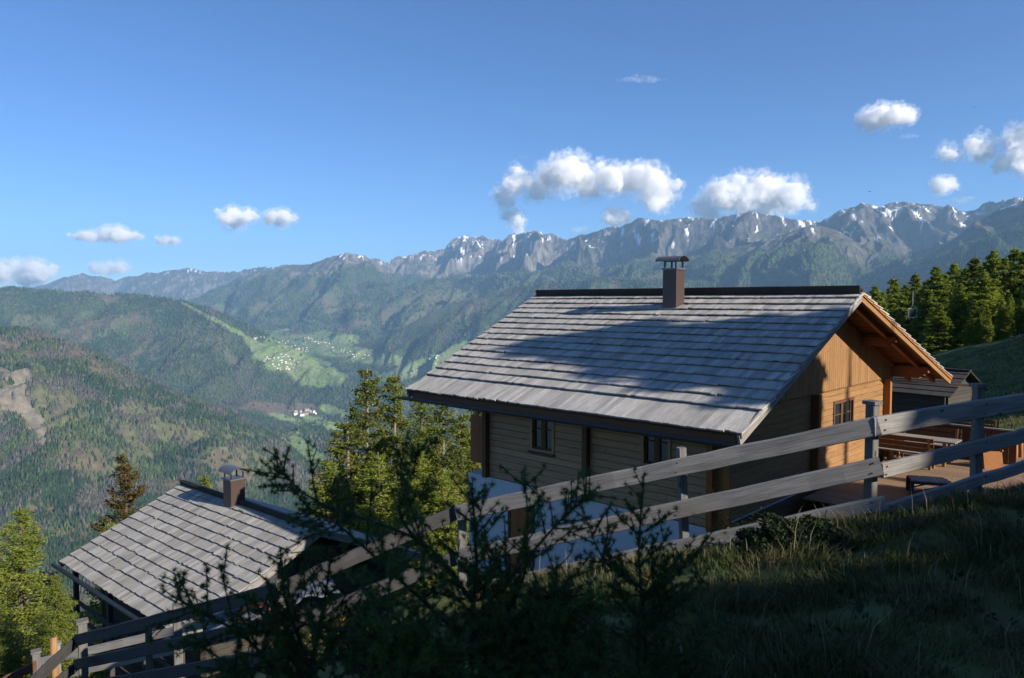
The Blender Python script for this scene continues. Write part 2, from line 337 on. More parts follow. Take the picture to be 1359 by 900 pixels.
DGRASS = [(110,570,90,26,15),(200,560,60,20,25),(250,590,60,22,30),(130,620,60,16,0),(60,540,40,20,0),(330,600,40,16,40)]
BROWN_D = [(110,615,40,12,0),(90,700,30,14,0),(300,625,40,16,30),(230,640,36,10,10),(60,680,20,16,0)]
def masks(PX, PY, X, Y, Z, ID, T):
    far = (Y > 3950)
    mead = np.clip(region(PX, PY, X, Y, MEADOW, .34, 260)*5, 0, 1)*far*(Z < 0)
    clr = np.clip(region(PX, PY, X, Y, CLEAR, .8, 300, 31)*3, 0, .8)*(Y > 5000)
    brn = np.clip(region(PX, PY, X, Y, BROWN, .35, 200, 35)*5, 0, 1)
    brn = np.maximum(brn, np.clip(region(PX, PY, X, Y, BROWN_D, 1.0, 150, 36)*2.5, 0, .7)*(Y < 3950))
    scr = np.clip(region(PX, PY, X, Y, SCREE, 1.1, 110, 37)*3, 0, 1)*(Y < 3950)
    dgr = np.clip(region(PX, PY, X, Y, DGRASS, 1.0, 150, 39)*3.2, 0, 1)*(Y < 3950)
    # alpine: trees thin out above the tree line
    tl = 470 + fbm(X/900, Y/900, 4, 51)*170
    tl = np.where(ID == KEYS.index('A'), -50, tl)
    tl = np.where((ID == KEYS.index('B')), tl - 60, tl)
    alp = np.clip((Z - tl)/90, 0, 1)
    patch = np.clip((fbm(X/650, Y/420, 5, 71) - .40)*4, 0, 1)*(Y > 3950)*.75
    clr = np.maximum(clr, patch)
    return mead, clr, brn, scr, dgr, alp
mead, clr, brn, scr, dgr, alp = masks(PX2, PY2, X2, Y2, H2, ID2, T2)
dHy = np.gradient(H2, axis=0)/np.gradient(Y2, axis=0); dHx = np.gradient(H2, axis=1)/np.gradient(X2, axis=1)
SL = np.sqrt(dHx**2 + dHy**2)
def lerp(a, b, m): return a + (b - a)*m[..., None]
n1 = fbm(X2/300, Y2/300, 5, 11); n2 = fbm(X2/90, Y2/90, 4, 13); n3 = fbm(X2/38, Y2/130, 4, 14, .6)
C = np.empty(X2.shape + (3,)); C[:] = (.036, .056, .026)
C = lerp(C, np.array((.06, .06, .03)), np.clip(n1*.8 + .2, 0, 1)*(Y2 > 3900))
C = np.where((Y2 < 3950)[..., None], lerp(np.broadcast_to(np.array((.075, .08, .038)), C.shape), np.array((.085, .078, .052)), np.clip(n1*1.5 + .3, 0, 1)), C)
C = lerp(C, lerp(np.broadcast_to(np.array((.09, .10, .048)), C.shape), np.array((.10, .085, .058)), np.clip(n1*1.4 + .4, 0, 1)), clr)
C = lerp(C, lerp(np.broadcast_to(np.array((.105, .115, .05)), C.shape), np.array((.11, .10, .06)), np.clip(n2 + .4, 0, 1)), dgr)
C = lerp(C, np.array((.125, .09, .066)), brn*.8)
C = lerp(C, np.array((.20, .17, .135)), scr*.85)
C = lerp(C, lerp(np.broadcast_to(np.array((.115, .175, .06)), C.shape), np.array((.155, .19, .085)), np.clip(n1 + .5, 0, 1)), mead)
grassA = lerp(np.broadcast_to(np.array((.06, .066, .034)), C.shape), np.array((.085, .073, .052)), np.clip(n1 + .5, 0, 1))
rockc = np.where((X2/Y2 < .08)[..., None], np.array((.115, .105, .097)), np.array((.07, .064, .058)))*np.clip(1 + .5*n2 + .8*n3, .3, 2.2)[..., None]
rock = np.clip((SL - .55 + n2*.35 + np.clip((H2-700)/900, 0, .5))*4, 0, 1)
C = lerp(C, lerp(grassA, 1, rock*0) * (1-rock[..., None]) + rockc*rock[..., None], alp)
# snow lies in gullies and on gentle high ground
conc = np.clip(-(np.roll(H2, 3, 0) + np.roll(H2, -3, 0) - 2*H2)/1.0, -40, 40)
gul = fbm(X2/110, Y2/300, 6, 81, .65)
sn = np.clip((gul*1.5 - 1.05 + np.clip((H2 - 650)/1400, 0, .35) + np.clip(.6 - SL, -.1, .25))*9, 0, 1)*np.clip((H2 - 620)/120, 0, 1)
C = lerp(C, np.array((.82, .84, .88)), sn)
C = np.clip(C, .01, .9)
nY, nU = X2.shape
ii = np.arange(nY*nU).reshape(nY, nU)
Fq = np.stack([ii[:-1, :-1], ii[:-1, 1:], ii[1:, 1:], ii[1:, :-1]], -1).reshape(-1, 4)
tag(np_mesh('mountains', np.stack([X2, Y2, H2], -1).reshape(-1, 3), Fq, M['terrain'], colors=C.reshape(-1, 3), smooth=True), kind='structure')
# ------------------------------------------------------------------ far woods: real small conifers standing on the slopes
def far_trees(name, label, n, y0, y1, hmin, hmax, seed, keep=None, u0=-.85, u1=.85, wide=.22):
    g = np.random.default_rng(seed)
    u = g.uniform(u0, u1, n); y = np.exp(g.uniform(np.log(y0), np.log(y1), n)); x = u*y
    h, idx, t = far_height(u, y)
    px, py = to_px(x, y, h)
    md, cl, br, sc, dg, al = masks(px, py, x, y, h, idx, t)
    dens = fbm(x/160, y/160, 4, 15)
    p = 1.05 + dens*.8 - md*3 - cl*1.1 - br*.95 - sc*2 - dg*(1.0 - dens*.5) - al*2.2
    p = np.maximum(p, np.where(y < 3950, .10, .03)*(al < .5)*(sc < .3)); p *= np.where(t < -.12, 0, 1)
    vis = (px > -160) & (px < 1520) & (py < 905) & ~((px > 700) & (py > 420))
    ok = (g.uniform(0, 1, n) < p) & vis
    if keep is not None: ok &= keep(idx, x, y, px, py)
    x, y, h = x[ok], y[ok], h[ok]; m = len(x)
    hh = g.uniform(hmin, hmax, m)*(1 + .2*fbm(x/80, y/80, 2, 9)); rr = hh*wide*g.uniform(.8, 1.3, m)
    K = 5; ang = np.linspace(0, 2*math.pi, K, endpoint=False)[None] + g.uniform(0, 6, m)[:, None]
    V = np.zeros((m, K+1, 3))
    V[:, :K, 0] = x[:, None] + np.cos(ang)*rr[:, None]; V[:, :K, 1] = y[:, None] + np.sin(ang)*rr[:, None]; V[:, :K, 2] = (h - 1)[:, None] + hh[:, None]*.08
    V[:, K, 0] = x + g.normal(0, .3, m); V[:, K, 1] = y; V[:, K, 2] = h + hh
    b = (np.arange(m)*(K+1))[:, None, None]
    tri = np.array([[i, (i+1) % K, K] for i in range(K)])[None] + b
    kind = fbm(x/260, y/260, 4, 17) + g.normal(0, .25, m)
    c = np.empty((m, 3)); c[:] = (.026, .048, .020)
    c[kind > .15] = (.065, .088, .034)
    near = y < 3950
    c[near & (fbm(x/120, y/300, 4, 18) + g.normal(0, .25, m) > .2)] = (.085, .080, .064)
    c[(~near) & (fbm(x/300, y/500, 4, 18) + g.normal(0, .2, m) > .4)] = (.085, .075, .06)
    c *= g.uniform(.7, 1.3, (m, 1))
    o = np_mesh(name, V.reshape(-1, 3), tri.reshape(-1, 3), M['fartree'], colors=np.repeat(c, K+1, 0))
    return tag(o, label, 'forest', kind='stuff')
far_trees('near_side_wood', 'conifer wood with grey bare patches covering the near valley side at left', 120000, 2000, 3950, 14, 27, 1, u1=.1)
far_trees('middle_wood', 'dark conifer woods on the middle slopes and valley floor', 260000, 4000, 8800, 16, 30, 2, wide=.3)
far_trees('distant_wood', 'blue green forest below the rocky range', 160000, 8800, 15000, 22, 38, 3, wide=.4)
# ------------------------------------------------------------------ near ground
CP = np.array([(0,0,-1.6),(3,0,-1.15),(-3,0,-2.3),(0,3.5,-2.0),(2,4,-1.87),(4,4,-1.62),(6,4,-1.3),(3,6.2,-1.86),(4.7,6.7,-1.74),(7,7.5,-1.5),(1.6,6.9,-2.45),(-.5,7.8,-3.3),(-2.4,7.6,-4.1),(-4,8.5,-5),(-6,10.6,-6.2),(-9,13,-8),
 (4.6,14.9,-4.85),(5.6,14.2,-4.7),(6.6,15.6,-4.8),(8,16.6,-4.95),(1.0,18.4,-6.9),(2.9,16.6,-5.7),(2,13,-5.8),(3.2,9,-4.0),(6,10,-3.9),(9,11,-3.5),(9,18,-5.1),(14,20,-5.1),(14,26,-5.2),(-.7,20.1,-7.4),(-2,16,-6.6),(-5,24,-10.5),(-10,22,-11.4),(-6,18,-9),(-14,20,-12),(-12,28,-14),(-20,30,-19),(0,30,-12),(0,45,-21),(10,35,-7.5),
 (-30,60,-40),(0,80,-42),(20,60,-9),(20,31,-5.1),(25,36,-5.0),(28.5,50,-7.2),(31,50,-5.0),(34.5,50,-3.4),(45,58,-2.2),(36,75,-9),(46,75,-8),(60,75,-6),(50,100,-12),(66,100,-11),(90,100,-7),(55,130,-18),(20,-5,2.5),(40,0,6),(30,-30,8),(0,-20,3),(60,30,4),(-20,-10,-9),(-20,5,-13),(-40,20,-26),(-60,-20,-30),
 (80,60,5),(-60,90,-75),(0,160,-82),(60,170,-25),(110,170,-6),(-150,180,-150),(-150,-60,-60),(200,0,30),(200,180,20),(22,22,-3.2),(15,14,-2.2),(16,30,-5.2),(30,30,-2.8)], float)
def tps(P, Q):
    def U(r2): return np.where(r2 > 0, .5*r2*np.log(r2 + 1e-12), 0)
    n = len(P); d = ((P[:, None, :2] - P[None, :, :2])**2).sum(-1)
    A = np.zeros((n+3, n+3)); A[:n, :n] = U(d); A[:n, n] = 1; A[:n, n+1:] = P[:, :2]; A[n, :n] = 1; A[n+1:, :n] = P[:, :2].T
    w = np.linalg.solve(A, np.concatenate([P[:, 2], np.zeros(3)]))
    out = np.empty(len(Q))
    for i in range(0, len(Q), 20000):
        q = Q[i:i+20000]; d = ((q[:, None] - P[None, :, :2])**2).sum(-1)
        out[i:i+20000] = U(d) @ w[:n] + w[n] + q @ w[n+1:]
    return out
def gh(x, y):
    x = np.atleast_1d(np.asarray(x, float)); y = np.atleast_1d(np.asarray(y, float))
    h = tps(CP, np.stack([x, y], -1))
    r = np.hypot(x, y)
    return h + fbm(x/1.3, y/1.3, 3, 33)*.05*np.clip(r/3, .2, 1) + fbm(x/9, y/9, 3, 34)*np.clip((r-20)/60, 0, 1)*.8
def axis(lo, hi, f0, f1, step, coarse):
    a = np.arange(f0, f1, step)
    l = f0 - np.geomspace(step, f0 - lo, coarse); r = f1 + np.geomspace(step, hi - f1, coarse)
    return np.concatenate([l[::-1], a, r])
gx = axis(-190, 230, -12, 30, .22, 46); gy = axis(-90, 185, 1, 46, .22, 40)
GX, GY = np.meshgrid(gx, gy); GZ = gh(GX.ravel(), GY.ravel()).reshape(GX.shape)
# keep the ground under the floors of both houses and the deck
g1 = fbm(GX/2.5, GY/2.5, 4, 44); g2 = fbm(GX/.6, GY/.6, 3, 45)
GC = lerp(np.broadcast_to(np.array((.065, .085, .028)), GX.shape + (3,)), np.array((.10, .12, .035)), np.clip(g1 + .5, 0, 1))
GC = lerp(GC, np.array((.10, .085, .05)), np.clip(g2*1.2, 0, 1)*.8)
nY, nU = GX.shape; ii = np.arange(nY*nU).reshape(nY, nU)
Fq = np.stack([ii[:-1, :-1], ii[:-1, 1:], ii[1:, 1:], ii[1:, :-1]], -1).reshape(-1, 4)
tag(np_mesh('ground', np.stack([GX, GY, GZ], -1).reshape(-1, 3), Fq, M['near_ground'], colors=GC.reshape(-1, 3), smooth=True), kind='structure')
# ------------------------------------------------------------------ haze
def haze_box():
    m = bpy.data.materials.new('mountain_haze'); m.use_nodes = True; nt = m.node_tree; nt.nodes.remove(nt.nodes['Principled BSDF'])
    pv = nt.nodes.new('ShaderNodeVolumePrincipled'); pv.inputs['Color'].default_value = (.40, .68, 1.0, 1); pv.inputs['Density'].default_value = 4.3e-5; pv.inputs['Anisotropy'].default_value = .1
    nt.links.new(pv.outputs[0], nt.nodes['Material Output'].inputs['Volume'])
    mb = MB(); mb.box(-23000, 23500, -2000, 20700, float(H2.min()) - 5, float(max(H2.max(), 60)) + 60)
    o = mb.build('haze', m); tag(o, kind='stuff')
haze_box()
# ------------------------------------------------------------------ clouds: lumpy volumes far behind the range
def cloud(px, py, w, h, label, lumps=None, dens=1.0, Y=24000, seed=0, flat=False, name='cloud'):
    g = random.Random(seed + int(px)); c = at(px, py, Y); k = Y/FPX
    o = empty(name, (0, 0, 0)); bpy.data.objects.remove(o)
    if lumps is None:
        lumps = []
        n = max(5, int(w/h*3.5))
        for i in range(n):
            t = (i + .5)/n*2 - 1; hh = h*.58*(1 - .65*t*t)*g.uniform(.6, 1.05)
            lumps.append((t*w*.5*.85, g.uniform(-.15, .25)*h*(1-abs(t)), hh*g.uniform(.8, 1.2)*(.6 if flat else 1)))
            if not flat: lumps.append((t*w*.42 + g.uniform(-.1, .1)*w, g.uniform(-.1, .35)*h, hh*.6))
    # blob field sampled as metaball style mesh (marching via voxel remesh)
    V = []; F = []
    ico = [(0,0,1)] + [(math.cos(a)*math.sin(b), math.sin(a)*math.sin(b), math.cos(b)) for b in (R(36), R(72), R(108), R(144)) for a in [R(j*45) for j in range(8)]] + [(0,0,-1)]
    fc = [(0, 1+j, 1+(j+1) % 8) for j in range(8)]
    for rI in range(3):
        for j in range(8):
            a, b = 1+rI*8+j, 1+rI*8+(j+1) % 8; fc += [(a, a+8, b+8), (a, b+8, b)]
    fc += [(33, 25+(j+1) % 8, 25+j) for j in range(8)]
    for (dx, dz, r) in lumps:
        r *= 1.2; b = len(V); dy = g.uniform(-.6, .6)*h
        sx = 1.5 if flat else 1.15
        V += [((dx + p[0]*r*sx)*k, (dy + p[1]*r)*k, (dz + p[2]*r)*k) for p in ico]; F += [tuple(b+q for q in f) for f in fc]
    def puff(nm, V, dn, lo, hi, par=None):
        me = bpy.data.meshes.new(nm); me.from_pydata(V, [], F)
        o = bpy.data.objects.new(nm, me); COL.objects.link(o)
        if par: o.parent = par
        else: o.location = c
        rm = o.modifiers.new('remesh', 'REMESH'); rm.mode = 'VOXEL'; rm.voxel_size = max(40, h*k/34)
        for sc_, st in ((.45, .34), (.16, .22), (.06, .12)):
            tx = bpy.data.textures.new('billow', 'CLOUDS'); tx.noise_scale = h*k*sc_; tx.noise_depth = 2
            d = o.modifiers.new('billow', 'DISPLACE'); d.texture = tx; d.texture_coords = 'LOCAL'; d.strength = h*k*st; d.mid_level = .55
        m = bpy.data.materials.new('cloud_vapour'); m.use_nodes = True; nt = m.node_tree; nt.nodes.remove(nt.nodes['Principled BSDF'])
        pv = nt.nodes.new('ShaderNodeVolumePrincipled'); pv.inputs['Color'].default_value = (1, 1, 1, 1); pv.inputs['Anisotropy'].default_value = -.05
        tc = nt.nodes.new('ShaderNodeTexCoord').outputs['Object']
        nz = ramp(nt, noise(nt, tc, 5.5/(min(h, 40)*k) if not flat else 2.5/(h*k), 6, .68, .6), [(lo, (0, 0, 0)), (hi, (1, 1, 1))])
        mm = nt.nodes.new('ShaderNodeMath'); mm.operation = 'MULTIPLY'; mm.inputs[1].default_value = dn; nt.links.new(nz, mm.inputs[0]); nt.links.new(mm.outputs[0], pv.inputs['Density'])
        nt.links.new(pv.outputs[0], nt.nodes['Material Output'].inputs['Volume']); me.materials.append(m)
        return o
    A = np.array(V); cen = A.reshape(-1, 34, 3).mean(1).repeat(34, 0)
    if flat: o = puff(name, V, dens*.004, .40, .70)
    else:
        o = puff(name, (cen + (A - cen)*1.28).tolist(), dens*.0040, .46, .74)
        puff('core', (cen + (A - cen)*.80).tolist(), dens*.0085, .30, .55, o)
    tag(o, label, 'cloud'); return o
cloud(735, 262, 0, 60, 'long white cumulus cloud arching over the rocky peaks behind the chimney',
      lumps=[(-47,28,12),(-57,10,12),(-66,-2,13),(-60,-18,9),(-50,-33,7),(-46,-42,6),(-54,-25,9),(-48,-50,6),(-56,-40,6),(-45,12,11),(-35,12,10),(-20,16,16),(-5,24,18),(12,26,22),(30,27,18),(48,20,17),(70,20,17),(88,22,18),(108,22,20),(125,16,18),(140,8,18),(150,12,15),(162,16,8),(135,-6,12),(125,-12,8),(40,38,9),(60,40,7),(30,42,8)])
cloud(990, 262, 0, 50, 'puffy white cumulus cloud sitting on the ridge right of the chimney',
      lumps=[(-52,-8,14),(-45,4,15),(-30,2,18),(-12,16,15),(-5,2,20),(15,6,20),(33,4,20),(50,0,18),(62,-6,13),(74,-9,9),(0,-14,16),(30,-14,16),(-40,-18,14),(20,22,8),(40,19,8)])
cloud(1345, 205, 0, 80, 'large white cloud cut by the right edge of the picture', dens=1.0,
      lumps=[(-75,2,12),(-62,8,12),(-48,12,14),(-32,10,13),(-18,15,14),(-2,20,17),(6,4,16),(10,-14,14),(14,34,15),(28,16,20),(30,-8,18),(45,26,22),(50,0,20),(-85,3,8),(-8,-12,8),(-20,-22,7),(4,-30,10),(66,16,24)])
cloud(1178, 156, 78, 26, 'small tapered white cloud high at the right')
cloud(1206, 181, 38, 9, 'tiny thin cloud just below the small tapered cloud', flat=True, dens=.5)
cloud(1250, 247, 34, 22, 'small round white puff over the right hand peaks')
cloud(1280, 266, 70, 12, 'low flat cloud strip touching the right hand ridge', flat=True)
cloud(853, 106, 84, 13, 'thin slanting wisp of cloud high above the chimney', flat=True, dens=.45)
cloud(818, 290, 34, 24, 'small puff between the two big cumulus clouds')
cloud(770, 305, 36, 12, 'small low cloud peeping over the grey ridge left of the chimney', flat=True)
cloud(695, 209, 30, 6, 'faint small wisp above the arching cumulus', flat=True, dens=.3)
cloud(312, 288, 58, 24, 'left one of two small round clouds over the distant ridge')
cloud(370, 290, 42, 20, 'right one of two small round clouds over the distant ridge')
cloud(142, 314, 112, 18, 'long flat white cloud above the far snowy mountains at left', dens=1.3)
cloud(222, 320, 32, 14, 'small puff at the right end of the long flat cloud')
cloud(32, 364, 96, 30, 'bright cloud bank low behind the ridge at the left edge', dens=1.6)
cloud(145, 357, 50, 22, 'hazy cloud rising behind the far snowy mountains', dens=.6)
# ------------------------------------------------------------------ house builders
def rlin(p, q, t): return p + (q - p)*t
def shingle_slope(parent, x0, x1, z0, z1, ylim, rows, first, mat, lift=.085, wmin=.09, wmax=.17, name='shingle_roof'):
    """boards laid in courses between eave x0,z0 and ridge x1,z1; ylim(t) gives (y near, y far)"""
    mb = MB(); Ls = math.hypot(x1-x0, z1-z0); ux, uz = (x1-x0)/Ls, (z1-z0)/Ls
    sgn = 1 if x1 > x0 else -1; nx, nz = -uz*sgn, abs(ux)
    e = (Ls - first)/(rows-1); starts = [0] + [first + e*i for i in range(rows-1)]
    for i, s0 in enumerate(starts):
        s1 = min((starts[i+1] if i+1 < rows else Ls) + .22, Ls + .02)
        t0 = s0/Ls; ya, yb = ylim(t0); yc, yd = ylim(min(1, s1/Ls)); y = 0.; wid = yb - ya
        bow = rnd.uniform(-.008, .008); ph = rnd.uniform(0, 6)
        while y < wid:
            w = min(rnd.uniform(wmin, wmax), wid - y)
            if w < .03: break
            f0, f1 = y/wid, (y+w)/wid; g = .0015
            sl = s0 + rnd.uniform(-.012, .012) + (rnd.uniform(-.03, .03) if rnd.random() < .12 else 0) + bow*math.sin(f0*9 + i)
            lo = lift*(1 + .07*math.sin(f0*17 + ph) + .03*math.sin(f0*41 + ph*2) + rnd.uniform(-.02, .02)); th = .03
            P = []
            for (s, up) in ((sl, lo), (s1, .012)):
                for f in (f0, f1):
                    yl = (rlin(ya, yb, f) if s == sl else rlin(yc, yd, f)) + (g if f == f0 else -g)*.5
                    for d in (up - th, up):
                        P.append((x0 + ux*s + nx*d, yl, z0 + uz*s + nz*d))
            # order: (sl,f0,bot),(sl,f0,top),(sl,f1,bot),(sl,f1,top),(s1,...)
            a, b, c, d, e1, f_, g_, h_ = P
            Q = [a, c, g_, e1, b, d, h_, f_]
            if sgn < 0: Q = [c, a, e1, g_, d, b, f_, h_]
            G = [((0 if k in (0, 1, 4, 5) else s1-sl), (0 if k in (0, 3, 4, 7) else w), 0) for k in range(8)]
            mb.hexa(Q, G); y += w
    o = mb.build(name, mat, parent)
    mb = MB()
    for i, s0 in enumerate(starts):
        ya, yb = ylim(s0/Ls); sa, sb = s0 + .035, s0 + .075
        P = [(x0 + ux*s + nx*d, y, z0 + uz*s + nz*d) for d in (.03, lift*.86 - .03) for (s, y) in ((sa, ya + .03), (sb, ya + .03), (sb, yb - .03), (sa, yb - .03))]
        if sgn > 0: P = [P[k] for k in (3, 2, 1, 0, 7, 6, 5, 4)]
        mb.hexa(P, [(p[1], p[0], p[2]) for p in P])
    mb.build('course_shadow_strips', M['ridge'], o)  # dark filler strips that paint the shade under each course of boards
    return o
def plank_wall(parent, name, fn, a0, a1, z0, z1, ch, mat, holes=(), thick=.14, clip=None, gap=.006):
    """horizontal log planks; fn(a, z, d) -> local point, d = depth into the wall"""
    mb = MB(); z = z0
    while z < z1 - .01:
        zt = min(z + ch, z1); segs = [(a0, a1)]
        for (h0, h1, b0, b1) in holes:
            if zt > b0 + .01 and z < b1 - .01:
                ns = []
                for (p, q) in segs:
                    if h0 > p: ns.append((p, min(q, h0)))
                    if h1 < q: ns.append((max(p, h1), q))
                segs = [s for s in ns if s[1] - s[0] > .01]
        for (p, q) in segs:
            ca, cb = .012, .012; zz0, zz1 = z + gap/2, zt - gap/2
            V = []; G = []
            for a in (p, q):
                for (d, zc) in ((ca, zz0), (0, zz0 + cb), (0, zz1 - cb), (ca, zz1), (thick, zz1), (thick, zz0)):
                    V.append(fn(a, zc, d)); G.append((a, zc, d))
            off = rnd.uniform(0, 80); G = [(g[0] + off, g[1], g[2] + off) for g in G]
            F = [tuple(range(5, -1, -1)), tuple(range(6, 12))] + [(j, (j+1) % 6, (j+1) % 6 + 6, j+6) for j in range(6)]
            mb.add(V, F, G)
        z = zt
    return mb.build(name, mat, parent)
def window(parent, fn, a0, a1, z0, z1, frame_mat, proud=.03, name='window', mull=True):
    """frame with glass and crossbars; fn(a, z, d)"""
    def bar(mb, p, q, r, s, d0, d1, al):
        P = [fn(p, r, d0), fn(q, r, d0), fn(q, r, d1), fn(p, r, d1), fn(p, s, d0), fn(q, s, d0), fn(q, s, d1), fn(p, s, d1)]
        G = [(v if al == 'a' else w_, w_ if al == 'a' else v, 0) for v, w_ in ((p, r), (q, r), (q, r), (p, r), (p, s), (q, s), (q, s), (p, s))]
        mb.hexa(P, G)
    mb = MB(); t = .07
    bar(mb, a0 - t, a1 + t, z1, z1 + t, -proud, .08, 'a'); bar(mb, a0 - t, a1 + t, z0 - t, z0, -proud, .08, 'a')
    bar(mb, a0 - t, a0, z0 + .002, z1 - .002, -proud + .004, .08, 'z'); bar(mb, a1, a1 + t, z0 + .002, z1 - .002, -proud + .004, .08, 'z')
    fr = mb.build(name, frame_mat, parent)
    mb = MB(); bar(mb, a0 + .002, a1 - .002, z0 + .002, z1 - .002, .07, .078, 'a'); mb.build('pane', M['glass'], fr)
    mb = MB(); c = (a0+a1)/2; t = .028
    bar(mb, c - .035, c + .035, z0 + .003, z1 - .003, .03, .066, 'z')
    for (p, q) in ((a0 + .003, c - .038), (c + .038, a1 - .003)):
        bar(mb, p, p + t*1.4, z0 + .003, z1 - .003, .034, .066, 'z'); bar(mb, q - t*1.4, q, z0 + .003, z1 - .003, .034, .066, 'z')
        for zz in (z0 + .02, (z0+z1)/2, z1 - .02): bar(mb, p + t*1.5, q - t*1.5, zz - t/2, zz + t/2, .038, .064, 'a')
    mb.build('sash', M['orange'] if frame_mat == M['orange'] else M['brown'], fr)
    mb = MB(); bar(mb, a0 - .1, a1 + .1, z0 - .115, z0 - .073, -proud - .05, .08, 'a'); mb.build('sill', M['brown'], fr)
    return fr
# ------------------------------------------------------------------ main house
TH1 = 0.802; E1 = np.array([4.107, 13.4]); D1 = np.array([-math.sin(TH1), math.cos(TH1)]); D2 = np.array([math.cos(TH1), math.sin(TH1)]); ZF1 = -4.77
H1 = empty('wooden_house', (E1[0], E1[1], ZF1), TH1, 'large timber chalet with silvery shingle roof and glowing orange gable beside the fence', 'house')
def loc1(px, py, plane, val):
    """hit of a sight line with a plane of the main house: plane 0 -> x=val, 1 -> y=val, 2 -> z=val, 3 -> left roof slope"""
    d = ray(px, py); o = -np.array([E1[0], E1[1], ZF1])
    T = lambda v: np.array([v[0]*D2[0] + v[1]*D2[1], v[0]*D1[0] + v[1]*D1[1], v[2]])
    dl, ol = T(d), T(o)
    if plane < 3: k = (val - ol[plane])/dl[plane]
    else:
        sl = (ZR - ZE)/WR; k = (ZE - ol[2] + sl*ol[0])/(dl[2] - sl*dl[0])
    return ol + dl*k
WR, ZE, ZR = 7.02, 2.32, 4.955
WI, GI, YF = 1.483, 1.272, 8.12; XR = 2*WR - WI
near_y = lambda t: .35*t; far_y = lambda t: 9.59 + 1.6*t
shingle_slope(H1, -.02, WR, ZE, ZR, lambda t: (near_y(t) - .11, far_y(t) + .11), 16, .95, M['shingle'])
shingle_slope(H1, 2*WR + .02, WR, ZE, ZR, lambda t: (near_y(t) - .11, far_y(t) + .11), 16, .95, M['shingle'])
SLP = (ZR - ZE)/WR
def roofz(x): return ZE + SLP*(WR - abs(x - WR))
# deck of boards under the shingles (visible as soffit), per side
def slope_slab(parent, name, mat, x0, x1, d0, d1, ya=lambda t: near_y(t) + .03, yb=lambda t: far_y(t) - .03, n=40):
    mb = MB()
    for i in range(n):
        t0, t1 = i/n, (i+1)/n; xa, xb = rlin(x0, x1, t0), rlin(x0, x1, t1 - .012)
        tt = lambda x: 1 - abs(x - WR)/WR
        P = [(xa, ya(tt(xa)), roofz(xa)-d1), (xb, ya(tt(xb)), roofz(xb)-d1), (xb, yb(tt(xb)), roofz(xb)-d1), (xa, yb(tt(xa)), roofz(xa)-d1),
             (xa, ya(tt(xa)), roofz(xa)-d0), (xb, ya(tt(xb)), roofz(xb)-d0), (xb, yb(tt(xb)), roofz(xb)-d0), (xa, yb(tt(xa)), roofz(xa)-d0)]
        if x1 < x0: P = [P[k] for k in (1, 0, 3, 2, 5, 4, 7, 6)]
        mb.hexa(P, [(p[1], p[0], p[2]) for p in P])
    return mb.build(name, mat, parent)
slope_slab(H1, 'soffit', M['orange_deep'], .12, WR, .03, .07)
slope_slab(H1, 'soffit', M['orange_deep'], 2*WR - .12, WR, .03, .07)
# barge boards at both gable ends
for (yn, sg) in ((near_y, 1), (far_y, -1)):
    for xe in (-.03, 2*WR + .03):
        a = Vector((xe, yn(0) - .03*sg, ZE - .085)); b = Vector((WR, yn(1) - .03*sg, ZR - .085))
        mb = MB(); mb.beam(a, b, .055, .2, segs=8); bb = mb.build('barge_board', M['grey'] if xe < 1 else M['log'], H1)
        mb = MB(); mb.beam(a + Vector((0, -.045*sg, .09)), b + Vector((0, -.045*sg, .09)), .03, .1, segs=6); mb.build('barge_trim', M['grey'] if xe < 1 else M['orange'], bb)
# ridge cap
mb = MB()
for i in range(11):
    y0 = .3 + i*.99; mb.beam((WR - .12, y0, ZR + .06), (WR - .12, y0 + .985, ZR + .06), .05, .30, up=(-.25, 0, 1)); mb.beam((WR + .05, y0, ZR + .10), (WR + .05, y0 + .985, ZR + .10), .26, .045, up=(.35, 0, 1))
mb.build('ridge_board', M['ridge'], H1)
# gutters
for xe, s in ((-.10, 1), (2*WR + .10, -1)):
    mb = MB(); y0, y1 = (-.62, 9.9) if s > 0 else (-.75, 9.6)
    n = 10; V = []; F = []; 
    for y in (y0, y1):
        for j in range(n+1):
            a = math.pi + math.pi*j/n; V.append((xe + .085*math.cos(a), y, ZE - .15 + .085*math.sin(a)))
        for j in range(n, -1, -1):
            a = math.pi + math.pi*j/n; V.append((xe + .078*math.cos(a), y, ZE - .15 + .078*math.sin(a)))
    k = 2*(n+1)
    F = [(j, (j+1) % k, (j+1) % k + k, j + k) for j in range(k)] + [(j, k-1-j, k-2-j, j+1) for j in range(n)] + [(k+j, k+j+1, 2*k-2-j, 2*k-1-j) for j in range(n)]
    mb.add(V, F); gt = mb.build('gutter', M['gutter'] if s > 0 else M['metal'], H1)
    if s > 0:
        mb = MB(); mb.tube([(xe, y0 + .03, ZE-.15), (xe, y0 - .02, ZE-.15)], .08, 12); mb.build('end_cap', M['gutter'], gt)
# fascia under the left eave
mb = MB(); mb.beam((.04, .05, ZE - .09), (.04, 9.5, ZE - .09), .04, .16, segs=6); mb.build('fascia', M['brown'], H1)
# purlins that carry the overhang
for x, w, h, nm in ((WI + .07, .2, .26, 'purlin'), (WR*.60, .2, .26, 'purlin'), (WR, .22, .3, 'ridge_beam'), (2*WR - WR*.60, .2, .26, 'purlin'), (XR - .07, .24, .34, 'purlin')):
    mb = MB(); z = roofz(x) - .09 - h/2 - .05
    y0 = near_y(1 - abs(x-WR)/WR) + .08
    for (ya, yb, dh, cut) in ((y0, y0 + .12, .0, .5), (y0 + .12, y0 + .24, .0, .75), (y0 + .24, 9.2, 0, 1)):
        hh = h*cut; mb.box(x - w/2, x + w/2, ya + .002, yb, z + h/2 - hh, z + h/2, 'y')
    mb.build(nm, M['orange_deep'] if x > 3 else M['log'], H1)
